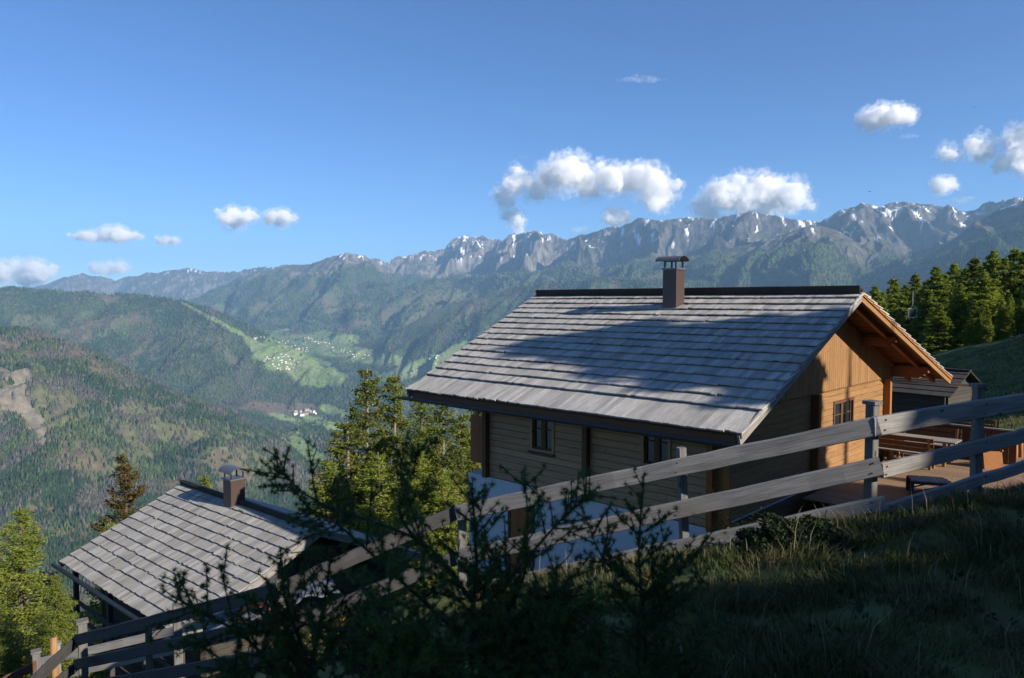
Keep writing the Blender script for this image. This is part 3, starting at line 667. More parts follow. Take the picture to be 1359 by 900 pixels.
# rafters under the overhang
for x0, x1 in ((.15, WR - .15), (2*WR - .15, WR + .15)):
    for yy in (.34, 1.05):
        mb = MB(); mb.beam((x0, yy + .05, roofz(x0) - .145), (x1, yy + .3, roofz(x1) - .145), .1, .13); mb.build('rafter', M['orange_deep'], H1)
mb = MB()
for i in range(9):
    yy = 1.9 + i*.86; mb.beam((.1, yy, roofz(.1) - .135), (1.5, yy, roofz(1.5) - .135), .1, .12)
mb.build('eave_rafters', M['brown'], H1)
# walls.  side wall faces the camera (x = WI), windows found on its plane
SW = lambda a, z, d: (WI + d, a, z)
holes = []
for (pa, pb, ya, yb) in ((707, 733, 553, 597), (855, 887, 571, 617)):
    q0 = loc1(pa, (ya+yb)/2, 0, WI); q1 = loc1(pb, (ya+yb)/2, 0, WI); zb = loc1((pa+pb)/2, yb, 0, WI)[2]
    zt = min(zb + 1.02, 2.3); holes.append((min(q0[1], q1[1]), max(q0[1], q1[1]), zb, zt))
ztw = roofz(WI) - .12
plank_wall(H1, 'side_wall', SW, GI, YF, 0, ztw, .17, M['log_grey'], holes)
for hl in holes: window(H1, SW, *hl, M['log_grey'])
GW = lambda a, z, d: (a, GI + d, z)
q0 = loc1(1107, 548, 1, GI); q1 = loc1(1131, 548, 1, GI)
gh_ = (q0[0], q1[0], loc1(1118, 565, 1, GI)[2], loc1(1118, 534, 1, GI)[2])
plank_wall(H1, 'gable_wall', GW, WI + .145, XR, 0, 2.40, .17, M['log'], [gh_])
window(H1, GW, *gh_, M['brown'])
plank_wall(H1, 'back_wall', lambda a, z, d: (a, YF - d, z), WI + .145, XR - .145, 0, 2.4, .17, M['log_grey'])
plank_wall(H1, 'far_side_wall', lambda a, z, d: (XR - d, a, z), GI + .145, YF, 0, 2.4, .17, M['log'])
for yy, mt, nm in ((GI, M['log'], 'gable_boards'), (YF, M['log_grey'], 'gable_boards')):
    mb = MB(); x = WI + .02; sgn = 1 if yy == GI else -1
    while x < XR - .02:
        w = .145; zt = min(roofz(x), roofz(x+w)) - .09; zt2 = zt
        if zt > 2.5:
            d0 = yy - .055*sgn; d1 = yy - .025*sgn
            z0 = 2.37
            mb.box(x + .004, x + w - .004, min(d0, d1), max(d0, d1), z0 + .035, zt, 'z')
            mb.box(x + .034, x + w - .034, min(d0, d1) + .001, max(d0, d1) - .001, z0, z0 + .034, 'z')
        x += w
    mb.build(nm, mt, H1)
# dark vertical log ends (cross walls) on both faces
for (px_, top) in ((777, ztw), (644, ztw)):
    q = loc1(px_, 600, 0, WI - .1); mb = MB(); mb.box(WI - .16, WI - .003, q[1] - .07, q[1] + .07, -.02, top - .02, 'z'); mb.build('log_post', M['brown'], H1)
mb = MB(); mb.box(WI - .13, WI - .003, GI - .02, GI + .11, -.05, ztw, 'z'); mb.build('log_post', M['orange_deep'], H1)
mb = MB(); mb.box(WI + .08, WI + .2, GI - .3, GI - .005, -.05, 2.33, 'z'); mb.build('log_post', M['orange'], H1)
for px_, hh in ((1083, 2.38), (1177, 2.38)):
    q = loc1(px_, 560, 1, GI - .1); mb = MB()
    mb.box(q[0] - .08, q[0] + .08, GI - .2, GI - .003 , -.05, hh, 'z'); mb.build('log_post', M['orange_deep'] if px_ < 1100 else M['orange'], H1)
    xpost = q[0]
# far porch panel under the overhang, basement, door
mb = MB()
for i in range(7): mb.box(WI + .5 + .0, WI + .56, YF + .2 + i*.14, YF + .335 + i*.14, .15, 1.5, 'z')
mb.build('porch_panel', M['orange_deep'], H1)
mb = MB(); mb.box(WI + .03, XR - .03, GI + .03, YF + .75, -3.2, -.03); mb.build('plinth', M['plaster'], H1)
mb = MB()
for i in range(5): mb.box(WI + .2, XR - .1, GI - .012, GI + .02, -1.0 + i*.19, -.82 + i*.19)
mb.build('skirting_boards', M['brown'], H1)
q0 = loc1(679, 700, 0, WI + .03); q1 = loc1(706, 700, 0, WI + .03); zt = loc1(692, 672, 0, WI + .03)[2]
mb = MB(); a0, a1 = sorted((q0[1], q1[1])); n = 7
for i in range(n): mb.box(WI - .01, WI + .025, rlin(a0, a1, i/n) + .004, rlin(a0, a1, (i+1)/n) - .004, zt - 1.95, zt, 'z')
dr = mb.build('door', M['orange_deep'], H1)
mb = MB(); mb.tube([(WI - .05, a0 + .12, zt - 1.0), (WI - .05, a0 + .26, zt - 1.0)], .012, 8); mb.build('handle', M['metal'], dr)
mb = MB(); mb.box(WI - .03, WI + .027, a0 - .09, a0 - .003, zt - 1.95, zt + .09, 'z'); mb.box(WI - .03, WI + .027, a1 + .003, a1 + .09, zt - 1.95, zt + .09, 'z'); mb.box(WI - .028, WI + .027, a0 - .001, a1 + .001, zt + .003, zt + .09, 'y'); mb.build('door_frame', M['black_wood'], dr)
# lamps under the gutter
for px_, py_ in ((690, 549), (801, 566)):
    q = loc1(px_, py_, 0, .35); mb = MB(); mb.tube([(.35, q[1], q[2] + .06), (.35, q[1], q[2] + .02), (.35, q[1], q[2] - .06)], [.05, .075, .06], 12); mb.build('eave_lamp', M['plaster'], H1)
# chimney
def chimney(parent, bx, by, s, zb, zt, roof_tilt):
    mb = MB(); mb.box(bx, bx + s, by, by + s, zb, zt, 'z'); ch = mb.build('chimney', M['tin'], parent)
    mb = MB(); mb.box(bx - .03, bx + s + .03, by - .03, by + s + .03, zt + .002, zt + .05); mb.build('chimney_rim', M['tin_cap'], ch)
    for cx in (bx + .04, bx + s - .04):
        for cy in (by + .04, by + s - .04):
            mb = MB(); mb.box(cx - .02, cx + .02, cy - .02, cy + .02, zt + .052, zt + .25, 'z'); mb.build('cap_support', M['gutter'], ch)
    mb = MB(); n = 12; V = []; cx = bx + s/2; rr = s*.5 + .06
    for y in (by - .12, by + s + .22):
        for rad in (rr, rr - .015):
            for j in range(n+1):
                a = math.pi*j/n; V.append((cx + rad*math.cos(a), y, zt + .24 + rad*.55*math.sin(a)))
    k = n+1; F = []
    for j in range(n): F += [(j, j+1, j+1+2*k, j+2*k), (k+j, k+j+2*k, k+j+1+2*k, k+j+1), (j, k+j, k+j+1, j+1), (2*k+j, 2*k+j+1, 3*k+j+1, 3*k+j)]
    F += [(0, 2*k, 3*k, k), (n, k+n, 3*k+n, 2*k+n)]
    mb.add(V, F); mb.build('chimney_cap', M['tin_cap'], ch, smooth=False)
    mb = MB(); mb.box(bx - .08, bx + s + .08, by - .08, by + s + .08, zb + .25, zb + .42); 
    return ch
q = loc1(897, 413, 3, 0)
chimney(H1, q[0] , q[1], .44, q[2] - .25, q[2] + 1.17, 0)
# ------------------------------------------------------------------ second house (below at left)
E_R = at(243, 642, 27.0); P2 = np.array([E_R[0], E_R[1]]); ZR2 = E_R[2]
q = None
TH2 = 0.86
a1 = np.array([-math.sin(TH2), math.cos(TH2)]); a2 = np.array([math.cos(TH2), math.sin(TH2)])
# left far eave corner on the sight line of (80,747): solve half width
u80 = ray(80, 747); u80 = u80[0]/u80[1]
W2 = (P2[0] - u80*P2[1])/(a2[0] - u80*a2[1])
c80 = P2 - W2*a2; ZE2 = at(80, 747, c80[1])[2]
u42 = ray(424, 703); u42 = u42[0]/u42[1]
L2 = (P2[0] - u42*P2[1])/(a1[0] - u42*a1[1])
org = c80 - L2*a1
H2o = empty('log_cabin', (org[0], org[1], ZE2 - 2.3), TH2, 'lower log cabin at left with weathered board roof and a single tin chimney', 'cabin')
zE, zR = 2.3, 2.3 + (ZR2 - ZE2)
print('house2', W2, L2, ZE2, ZR2, org)
shingle_slope(H2o, 0, W2, zE, zR, lambda t: (0, L2), 13, .36, M['shingle_old'], lift=.085, wmin=.10, wmax=.2)
shingle_slope(H2o, 2*W2, W2 - .02, zE, zR, lambda t: (0, L2), 13, .36, M['shingle_old'], lift=.085, wmin=.10, wmax=.2)
sl2 = (zR - zE)/W2
def rz2(x): return zE + sl2*(W2 - abs(x - W2))
mb = MB()
for i in range(9): mb.beam((W2 + .05, .02 + i*L2/9, zR + .1), (W2 + .05, (i+1)*L2/9, zR + .1), .3, .05, up=(.35, 0, 1)); mb.beam((W2 - .1, .02 + i*L2/9, zR + .06), (W2 - .1, (i+1)*L2/9, zR + .06), .04, .16, up=(-.3, 0, 1))
mb.build('ridge_board', M['ridge'], H2o)
for ye in (-.03, L2 + .03):
    for xe in (0, 2*W2):
        mb = MB(); mb.beam((xe, ye, zE - .07), (W2, ye, zR - .07), .05, .2, segs=6); mb.build('barge_board', M['grey'], H2o)
for xs in ((.1, W2 - .1), (2*W2 - .1, W2 + .1)):
    mb = MB()
    for i in range(10):
        yy = .3 + i*(L2 - .6)/9; mb.beam((xs[0], yy, rz2(xs[0]) - .1), (xs[1], yy, rz2(xs[1]) - .1), .1, .12)
    mb.build('rafters', M['black_wood'], H2o)
mb = MB(); mb.beam((-.12, -.1, zE - .1), (-.12, L2 + .3, zE - .1), .13, .13, cham=.04); mb.build('gutter', M['gutter'], H2o)
for nm, fn, a0, a1_, zt in (('side_wall', lambda a, z, d: (.9 + d, a, z), .9, L2 - .9, rz2(.9) - .2), ('side_wall', lambda a, z, d: (2*W2 - .9 - d, a, z), .9, L2 - .9, rz2(.9) - .2),
                          ('gable_wall', lambda a, z, d: (a, .9 + d, z), .9, 2*W2 - .9, rz2(.9) - .2), ('gable_wall', lambda a, z, d: (a, L2 - .9 - d, z), .9, 2*W2 - .9, rz2(.9) - .2)):
    plank_wall(H2o, nm, fn, a0, a1_, -1.2, zt, .22, M['black_wood'], thick=.16)
for yy in (.93, L2 - 1.0):
    mb = MB(); x = .95
    while x < 2*W2 - 1.1:
        zt = min(rz2(x), rz2(x + .18)) - .12
        if zt > rz2(.9) - .1: mb.box(x, x + .175, yy, yy + .05, rz2(.9) - .19, zt, 'z')
        x += .18
    mb.build('gable_boards', M['grey_dark'], H2o)
mb = MB()
for yy in (.6, 2.8, 5.2, L2 - .6): mb.box(.2, .34, yy, yy + .14, -1.0, zE - .22, 'z')
for zz in (-.1, .55, 1.05): mb.box(.21, .26, .6, L2 - .5, zz, zz + .14, 'y')
mb.build('porch_railing', M['grey_dark'], H2o)
def loc2(px, py):
    d = ray(px, py); o = -np.array([org[0], org[1], ZE2 - 2.3]); T = lambda v: np.array([v[0]*a2[0] + v[1]*a2[1], v[0]*a1[0] + v[1]*a1[1], v[2]])
    dl, ol = T(d), T(o); k = (zE - ol[2] + sl2*ol[0])/(dl[2] - sl2*dl[0]); return ol + dl*k
q = loc2(307, 677)
chimney(H2o, q[0], q[1], .5, q[2] - .3, q[2] + .95, 0)
# ------------------------------------------------------------------ deck and furniture
def hp(px, py): return loc1(px, py, 2, 0.0)
mb = MB(); x = 5.4
while x < 19.5:
    mb.box(x, x + .135, -7.2, GI - .25, -.09, -.05, 'y'); x += .145
DK = mb.build('deck', M['deck']); DK.location = H1.location; DK.rotation_euler = H1.rotation_euler
tag(DK, 'sunlit wooden plank terrace in front of the orange gable', 'terrace')
def place(o, lx, ly, lz=-.05, rz=0):
    p = E1 + lx*D2 + ly*D1; o.location = (p[0], p[1], ZF1 + lz); o.rotation_euler = (0, 0, TH1 + rz)
def make_table(L_=2.0, W_=.75):
    t = empty('garden_table', (0, 0, 0))
    mb = MB()
    for i in range(5): mb.box(-W_/2 + i*W_/5, -W_/2 + (i+1)*W_/5 - .008, -L_/2, L_/2, .71, .75, 'y')
    mb.build('table_top', M['grey'], t)
    for sx in (-1, 1):
        for sy in (-1, 1):
            mb = MB(); mb.beam((sx*(W_/2 - .1), sy*(L_/2 - .3), 0), (sx*(W_/2 - .1), sy*(L_/2 - .3), .708), .08, .08, up=(1, 0, 0)); mb.build('leg', M['log'], t)
    mb = MB(); mb.box(-.03, .03, -L_/2 + .3, L_/2 - .3, .3, .38, 'y'); mb.build('stretcher', M['brown'], t)
    return t
def make_bench(L_=1.9):
    t = empty('garden_bench', (0, 0, 0))
    mb = MB()
    for i in range(3): mb.box(-.2 + i*.14, -.07 + i*.14, -L_/2, L_/2, .42, .455, 'y')
    mb.build('seat', M['grey'], t)
    mb = MB()
    for i in range(3): mb.beam((.26 + i*.04, -L_/2, .56 + i*.15), (.26 + i*.04, L_/2, .56 + i*.15), .03, .125, up=(.2, 0, 1))
    mb.build('backrest', M['brown'], t)
    for sy in (-1, 1):
        mb = MB(); y = sy*(L_/2 - .12); mb.box(-.18, -.11, y - .04, y + .04, 0, .418, 'z'); mb.build('leg', M['log'], t)
        mb = MB(); mb.beam((.17, y, 0), (.34, y, .93), .07, .07, up=(0, 1, 0)); mb.build('leg', M['log'], t)
    return t
tb = make_table(); q = loc1(1222, 580, 2, .7); place(tb, q[0], q[1]); tag(tb, 'long grey table between two benches on the terrace nearest the house wall', 'table')
LAYX, LAYY = q[0], q[1]
b1 = make_bench(); place(b1, LAYX + .85, LAYY + .15); tag(b1, 'bench with brown slatted back behind the grey terrace table', 'bench')
b2 = copy_tree(b1); place(b2, LAYX - .85, LAYY + .3, rz=math.pi); tag(b2, 'bench on the house side of the grey terrace table', 'bench')
b3 = copy_tree(b1); q = loc1(1245, 590, 2, .3); place(b3, q[0] + 2.1, q[1] - .2); tag(b3, 'second slatted bench further back by the plank screen', 'bench')
# folding lounge stool in the foreground of the terrace
lg = empty('lounger', (0, 0, 0)); q = loc1(1222, 642, 2, .2); place(lg, q[0], q[1], rz=R(25)); tag(lg, 'low slatted wooden lounger standing alone on the shaded part of the terrace', 'lounger')
mb = MB()
for i in range(9): mb.box(-.32, .32, -.55 + i*.09, -.47 + i*.09, .36, .385)
for i in range(7): mb.beam((-.32, -.60 - i*.075, .34 - i*.045), (.32, -.60 - i*.075, .34 - i*.045), .07, .02)
mb.build('slats', M['grey'], lg)
for sx in (-.3, .3):
    mb = MB(); mb.beam((sx, .28, .33), (sx, -.55, .33), .04, .06); mb.beam((sx, -.55, .33), (sx, -1.1, .02), .04, .06); mb.build('side_rail', M['grey_dark'], lg)
    mb = MB(); mb.beam((sx*.9, .24, 0), (sx*.9, .24, .3), .09, .09, up=(0, 1, 0)); mb.build('leg', M['grey_dark'], lg)
mb = MB(); mb.beam((-.25, .24, .06), (-.25, -.5, .3), .03, .03); mb.beam((.25, .24, .06), (.25, -.5, .3), .03, .03); mb.build('brace', M['grey_dark'], lg)
# folded chair leaning beside the house post
fc_ = empty('folding_chair', (0, 0, 0)); q = loc1(1189, 602, 2, 0.05); place(fc_, q[0], q[1], rz=R(10)); tag(fc_, 'dark folding chair leaning beside the corner post of the gable', 'chair')
mb = MB()
for i in range(6): mb.beam((-.02 + i*.05, -.22, .35 + i*.1), (-.02 + i*.05, .22, .35 + i*.1), .02, .07)
mb.build('backrest', M['grey_dark'], fc_)
mb = MB()
for i in range(4): mb.box(-.42 + i*.1, -.33 + i*.1, -.22, .22, .40, .42, 'y')
mb.build('seat', M['grey_dark'], fc_)
for sy in (-.2, .2):
    mb = MB(); mb.beam((-.35, sy, 0), (.24, sy, .95), .03, .04); mb.build('leg', M['brown'], fc_)
    mb = MB(); mb.beam((.15, sy*.9, 0), (-.38, sy*.9, .40), .03, .04); mb.build('leg', M['brown'], fc_)
# plank screen behind benches
q0 = loc1(1262, 567, 2, .95); sc0 = empty('plank_screen', (0, 0, 0)); place(sc0, q0[0] + .5, q0[1]); tag(sc0, 'low brown plank screen with pale top rail at the back of the terrace', 'fence')
mb = MB()
for i in range(15): mb.box(-.02, .02, 1.2 - i*.2, 1.39 - i*.2, .0, .98, 'z')
mb.build('planks', M['brown'], sc0)
mb = MB(); mb.box(-.05, .05, -1.6, 1.42, .985, 1.03, 'y'); mb.build('top_rail', M['grey'], sc0)
# raw log posts by the meadow
for i, (px_, py_, hh) in enumerate(((1331, 614, .75), (1347, 612, .85), (1354, 611, .85))):
    p = atz(px_, py_, ZF1 - .15); mb = MB(); mb.tube([(0, 0, -.4), (.01, 0, .3), (0, .01, hh)], [.07, .065, .05], 9)
    o = mb.build('log_post', M['orange'], smooth=True); o.location = p
    tag(o, ['short peeled log post standing alone at the meadow edge of the terrace', 'left one of a pair of peeled log posts at the right picture edge', 'right one of a pair of peeled log posts at the right picture edge'][i], 'post')
p = atz(1310, 621, ZF1 - .1); wd = empty('wooden_ramp', p, TH1 + .6, 'small orange triangular wooden ramp at the meadow end of the terrace', 'ramp')
mb = MB(); mb.add([(-.45, -.25, 0), (.45, -.25, 0), (-.3, -.25, .55), (-.45, .25, 0), (.45, .25, 0), (-.3, .25, .55)], [(0, 1, 2), (5, 4, 3), (0, 3, 4, 1), (1, 4, 5, 2), (2, 5, 3, 0)]); mb.build('body', M['orange'], wd)
mb = MB(); mb.beam((-.32, -.265, .58), (.5, -.265, .03), .03, .05); mb.beam((-.32, .265, .58), (.5, .265, .03), .03, .05); mb.build('edge_rail', M['log'], wd)
# ------------------------------------------------------------------ dark hut at the meadow
hp_ = atz(1232, 545, -4.9); HU = empty('small_hut', (hp_[0], hp_[1] + 1.2, -5.1), R(38), 'small dark log hut with grey roof in the shade behind the terrace', 'hut')
hw, hl, hz = 1.6, 2.0, 1.15
for nm, fn, a0_, b0_ in (('side_wall', lambda a, z, d: (-hw + d, a, z), -hl, hl), ('side_wall', lambda a, z, d: (hw - d, a, z), -hl, hl), ('end_wall', lambda a, z, d: (a, -hl + d, z), -hw, hw), ('end_wall', lambda a, z, d: (a, hl - d, z), -hw, hw)):
    plank_wall(HU, nm, fn, a0_ - .1, b0_ + .1, 0, hz, .16, M['black_wood'], thick=.12)
for s in (-1, 1):
    mb = MB()
    for r_ in range(6):
        y = -hl - .35
        while y < hl + .35:
            w = rnd.uniform(.14, .24); x0_, x1_ = 2.0 - r_*.34, 2.0 - r_*.34 - .42
            f = lambda x: hz - .12 + (2.0 - x)*.5
            mb.hexa([(s*x0_, y, f(x0_)), (s*x0_, y + w - .01, f(x0_)), (s*x1_, y + w - .01, f(x1_) - .04), (s*x1_, y, f(x1_) - .04), (s*x0_, y, f(x0_) + .04), (s*x0_, y + w - .01, f(x0_) + .04), (s*x1_, y + w - .01, f(x1_)), (s*x1_, y, f(x1_))]); y += w
    mb.build('roof', M['black_wood'], HU)
for s in (-1, 1):
    mb = MB(); mb.add([(-hw, s*hl, hz), (hw, s*hl, hz), (0, s*hl, hz + .8), (-hw, s*(hl - .1), hz), (hw, s*(hl - .1), hz), (0, s*(hl - .1), hz + .8)], [(0, 1, 2), (5, 4, 3), (0, 3, 4, 1), (1, 4, 5, 2), (2, 5, 3, 0)]); mb.build('gable', M['black_wood'], HU)
# ------------------------------------------------------------------ fences
def fence(label, posts, rails, group=None, mat='grey'):
    f = empty('wooden_fence', (0, 0, 0), 0, label, 'fence', group)
    base = Vector(posts[0][0]) if posts else Vector(rails[0][0])
    f.location = base
    for (b, t, w, cap, rz) in posts:
        b = Vector(b) - base; t = Vector(t) - base
        mb = MB(); u = Vector((math.cos(rz), math.sin(rz), 0)); mb.beam(b, t, w, w, up=u, segs=3, cham=.006); po = mb.build('post', M['post'] if mat == 'grey' and not label.startswith('sunlit') else M[mat], f)  # only the sunlit fence keeps grey posts, the rest take the shaded copy
        if cap:
            mb = MB(); mb.beam(t + Vector((0, 0, .003)), t + Vector((0, 0, .033)), w + .035, w + .035, up=u); mb.build('cap', po.data.materials[0], po)
    for (a, b, h, *m_) in rails:
        mb = MB(); mb.beam(Vector(a) - base, Vector(b) - base, .045, h, segs=14, wob=.005, cham=.008); rl = mb.build('rail', M[m_[0]] if m_ else M[mat], f)
        A_, B_ = Vector(a) - base, Vector(b) - base; dr_ = (B_ - A_); hd = Vector((dr_.x, dr_.y)); side_ = Vector((dr_.y, -dr_.x, 0)).normalized()
        if side_.dot(A_ + base) > 0: side_ = -side_
        for (pb, pt, *_r) in posts:
            pv_ = Vector(pt) - base; k_ = ((pv_.x - A_.x)*hd.x + (pv_.y - A_.y)*hd.y)/hd.length_squared
            if -.02 < k_ < 1.02:
                c_ = A_ + dr_*min(max(k_, .012), .988); ds = (Vector((c_.x - pv_.x, c_.y - pv_.y))).length
                if ds < .45:
                    for q_ in (-.25, .28):
                        n_ = c_ + Vector((0, 0, h*q_)) + dr_.normalized()*.012*q_ + side_*.0215; mb = MB(); mb.tube([n_, n_ + side_*.006], .007, 8); mb.build('nail_head', M['nail'], rl)
    return f
def vpost(px, pyt, pyb, Y, w, cap, rz, ext=.3, dx=0):
    t = at(px, pyt, Y); b = np.array([t[0], t[1], at(px, pyb, Y)[2] - ext]); b[0] += dx
    return (b, t, w, cap, rz)
fence('long grey three rail fence running along the grass bank in front of the chalet',
      [vpost(1158, 537, 672, 6.27, .082, True, .55), vpost(904, 594, 707, 6.95, .075, False, .2, dx=.05), vpost(1299, 514, 650, 6.55, .075, True, .1), vpost(613, 672, 760, 7.75, .09, False, .2), vpost(1440, 500, 620, 7.1, .11, True, .3)],
      [(at(606, 681, 7.6), at(1167, 565, 6.12), .158), (at(1159, 566, 6.12), at(1460, 517, 6.95), .160),
       (at(606, 740, 7.6), at(1170, 618.5, 6.12), .155), (at(1170, 625, 6.14), at(1460, 553, 6.95), .125),
       (at(640, 780, 7.5), at(1176, 667, 6.12), .12), (at(1176, 677, 6.14), at(1460, 586, 6.95), .10)])
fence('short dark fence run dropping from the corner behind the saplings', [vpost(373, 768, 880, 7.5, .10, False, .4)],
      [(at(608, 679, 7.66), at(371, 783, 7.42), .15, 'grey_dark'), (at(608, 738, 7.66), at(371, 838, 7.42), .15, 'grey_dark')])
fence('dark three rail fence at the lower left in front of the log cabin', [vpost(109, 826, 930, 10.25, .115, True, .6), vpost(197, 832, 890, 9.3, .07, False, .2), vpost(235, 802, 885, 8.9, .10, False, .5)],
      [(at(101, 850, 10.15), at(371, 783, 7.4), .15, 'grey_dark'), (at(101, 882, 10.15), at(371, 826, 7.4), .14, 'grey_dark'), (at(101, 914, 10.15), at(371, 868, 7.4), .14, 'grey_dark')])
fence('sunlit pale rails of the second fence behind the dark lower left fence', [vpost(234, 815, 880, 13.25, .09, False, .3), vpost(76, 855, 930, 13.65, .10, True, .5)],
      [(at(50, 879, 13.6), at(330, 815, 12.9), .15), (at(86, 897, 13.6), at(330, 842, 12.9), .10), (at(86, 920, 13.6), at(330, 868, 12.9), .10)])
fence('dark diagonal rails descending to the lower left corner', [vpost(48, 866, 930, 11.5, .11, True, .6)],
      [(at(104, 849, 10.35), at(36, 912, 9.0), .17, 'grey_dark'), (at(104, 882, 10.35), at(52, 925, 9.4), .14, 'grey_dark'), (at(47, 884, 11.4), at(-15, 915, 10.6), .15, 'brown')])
p = at(73, 900, 13.6); mb = MB(); mb.tube([(0, 0, -.8), (.01, 0, 0), (-.01, 0, .42), (0, 0, .78)], [.075, .07, .07, .06], 10)
o = mb.build('log_post', M['log'], smooth=True); o.location = p; tag(o, 'round peeled orange post behind the diagonal rails at lower left', 'post')
# covered things by the path
def tarp(name, px, py, Y, w, h, d, mat, label, cat):
    p = at(px, py, Y); n = 16; V = []; F = []
    for j in range(n+1):
        for i in range(n+1):
            a, b = i/n*2-1, j/n*2-1
            z = h*math.sqrt(max(0, 1 - a**4))*(1 - .15*b*b) + .03*math.sin(7*a + 3*b) + .02*math.sin(11*b + a)
            V.append((a*w/2, b*d/2, z))
    for j in range(n):
        for i in range(n): k = j*(n+1) + i; F.append((k, k+1, k+n+2, k+n+1))
    mb = MB(); mb.add(V, F); o = mb.build(name, M[mat], smooth=True); o.location = p; so = o.modifiers.new('thick', 'SOLIDIFY'); so.thickness = .02; o.rotation_euler = (0, 0, .5)
    return tag(o, label, cat)
tarp('tarpaulin', 412, 806, 10.5, .9, .35, .8, 'tarp', 'blue grey tarpaulin hump in the shade behind the saplings', 'tarp')
tarp('tarpaulin', 318, 826, 9.6, .9, .2, .7, 'tarp', 'grey tarpaulin bundle under the dark fence rail at left', 'tarp')
tarp('plastic_sheet', 336, 806, 9.4, .36, .1, .4, 'orange_tarp', 'small bright orange plastic sheet behind the dark fence rail', 'sheet')
# ------------------------------------------------------------------ conifers
def conifer(seed, H, Rm, c0=.12, style='larch', mat='larch', bark='bark', density=1.0, leaf=.13, lean=0.):
    """tapered trunk with whorled limbs; crown made of many small needle clumps set along the limbs"""
    g = np.random.default_rng(seed); t_ = empty(style + '_tree', (0, 0, 0))
    mb = MB(); n = 9; pts = [(lean*(i/n)**2*H + g.normal(0, .01)*H*.3, g.normal(0, .008)*H*.3, H*i/n - (.8 if i == 0 else 0)) for i in range(n+1)]
    r0 = H*.016 + .03; mb.tube(pts, [r0*(1 - .93*i/n) + .008 for i in range(n+1)], 9)
    zs = np.arange(H*c0, H*.985, (.30 if style != 'pine' else .36)*(H/12)**.5)
    P = []; S = []
    px_ = np.array([p[0] for p in pts]); pz_ = np.array([p[2] for p in pts])
    gap = g.uniform(0, 6.28, 4)
    for z in zs:
        f = (z - H*c0)/(H*(1-c0)); cx = np.interp(z, pz_, px_)
        prof = (1 - f)**(.8 if style != 'pine' else .62)*min(1, .55 + f*3.2)
        for k in range(g.integers(6, 9)):
            a = g.uniform(0, 6.28); Lb = Rm*prof*g.uniform(.55, 1.15)*(1 + .22*math.sin(2*a + z*.9 + gap[0])) + .12
            if g.uniform() < .10: Lb *= .45
            up = (.30 if style == 'pine' else .10) - (1-f)*.28 + g.normal(0, .07)
            m = max(3, int(Lb/.3)); q = []
            for i in range(m+1):
                s = i/m; q.append((cx + math.cos(a)*Lb*s, math.sin(a)*Lb*s, z + Lb*(up*s + (.25 if style != 'larch' else .16)*s*s - .12*s)))
            if Lb > .5: mb.tube(q, [max(.006, (.012 + Lb*.011)*(1 - .85*i/m)) for i in range(m+1)], 4, cap=False)
            nc = int(Lb*(30 if style != 'pine' else 30)*density) + 5
            s = g.uniform(.18, 1.04, nc)**.8; side = g.normal(0, 1, nc)*(.20 + .20*(1-s))*min(1.2, Lb*.7)
            base = np.stack([cx + math.cos(a)*Lb*s - math.sin(a)*side, math.sin(a)*Lb*s + math.cos(a)*side,
                             z + Lb*(up*s + (.25 if style != 'larch' else .16)*s*s - .12*s) - np.abs(g.normal(0, .10 if style == 'larch' else .05, nc)) + (.05 if style == 'pine' else 0)], -1)
            P.append(base); S.append(np.full(nc, leaf*(.75 + .45*(1-f))))
    P = np.concatenate(P); S = np.concatenate(S)*g.uniform(.6, 1.35, len(P)); per = 3
    P = np.repeat(P, per, 0) + g.normal(0, .06, (len(P)*per, 3)); S = np.repeat(S, per); m = len(P)
    d1 = g.normal(0, 1, (m, 3)); d1[:, 2] *= .6; d1 /= np.linalg.norm(d1, axis=1)[:, None]
    d2 = np.cross(d1, g.normal(0, 1, (m, 3))); d2 /= np.linalg.norm(d2, axis=1)[:, None]
    V = np.stack([P - d1*S[:, None]*.5 , P + d2*S[:, None]*.22, P + d1*S[:, None]*.6, P - d2*S[:, None]*.22], 1)
    F = np.arange(m*4).reshape(m, 4)
    mb.build('trunk', M[bark], t_); np_mesh('crown', V.reshape(-1, 3), F, M[mat], t_)
    return t_
def put(t, px, Y, ztop, H0, label, group=None, cat='tree', rz=None, wid=1.0):
    """stand a conifer (native height H0) so that it rises from the ground to height ztop"""
    x = (px - CX)/FPX*Y*1.0; g_ = float(gh(x, Y)[0]); s = (ztop - g_)/H0
    t.location = (x, Y, g_); t.scale = (s*wid, s*wid, s); t.rotation_euler = (0, 0, rnd.uniform(0, 6.28) if rz is None else rz)
    return tag(t, label, cat, group)
larchA = conifer(11, 12, 2.6, .08, 'larch', 'larch', density=1.3); pineA = conifer(12, 12, 2.0, .08, 'pine', 'pine', 'bark_pale', 1.1, .16)
pineB = conifer(13, 12, 1.9, .14, 'pine', 'pine', 'bark_pale', 1.1, .16); bron = conifer(14, 12, 2.0, .1, 'pine', 'pine_brown', density=1.2, leaf=.15)
larchB = conifer(15, 12, 2.2, .1, 'larch', 'larch', density=1.2)
ztop = lambda px, py, Y: at(px, py, Y)[2]
put(larchA, 18, 24, ztop(18, 672, 24), 12, 'big bright green larch at the left edge beside the log cabin', wid=1.55)
put(larchB, 62, 20.5, ztop(62, 760, 20.5), 12, 'lower feathery larch in front of the big left larch', wid=1.5)
o = copy_tree(larchA); put(o, -30, 19, ztop(-30, 780, 19), 12, 'low larch cut by the left edge below the big larch', wid=1.6)
put(bron, 160, 38, ztop(160, 600, 38), 12, 'bronze green stone pine standing behind the left gable of the log cabin', wid=.95)
o = copy_tree(larchB); put(o, 138, 34, ztop(138, 690, 34), 12, 'small green conifer tip at the foot of the bronze pine', wid=1.1)
o = copy_tree(larchB); put(o, 268, 44, ztop(268, 626, 44), 12, 'tiny larch tip just over the cabin ridge')
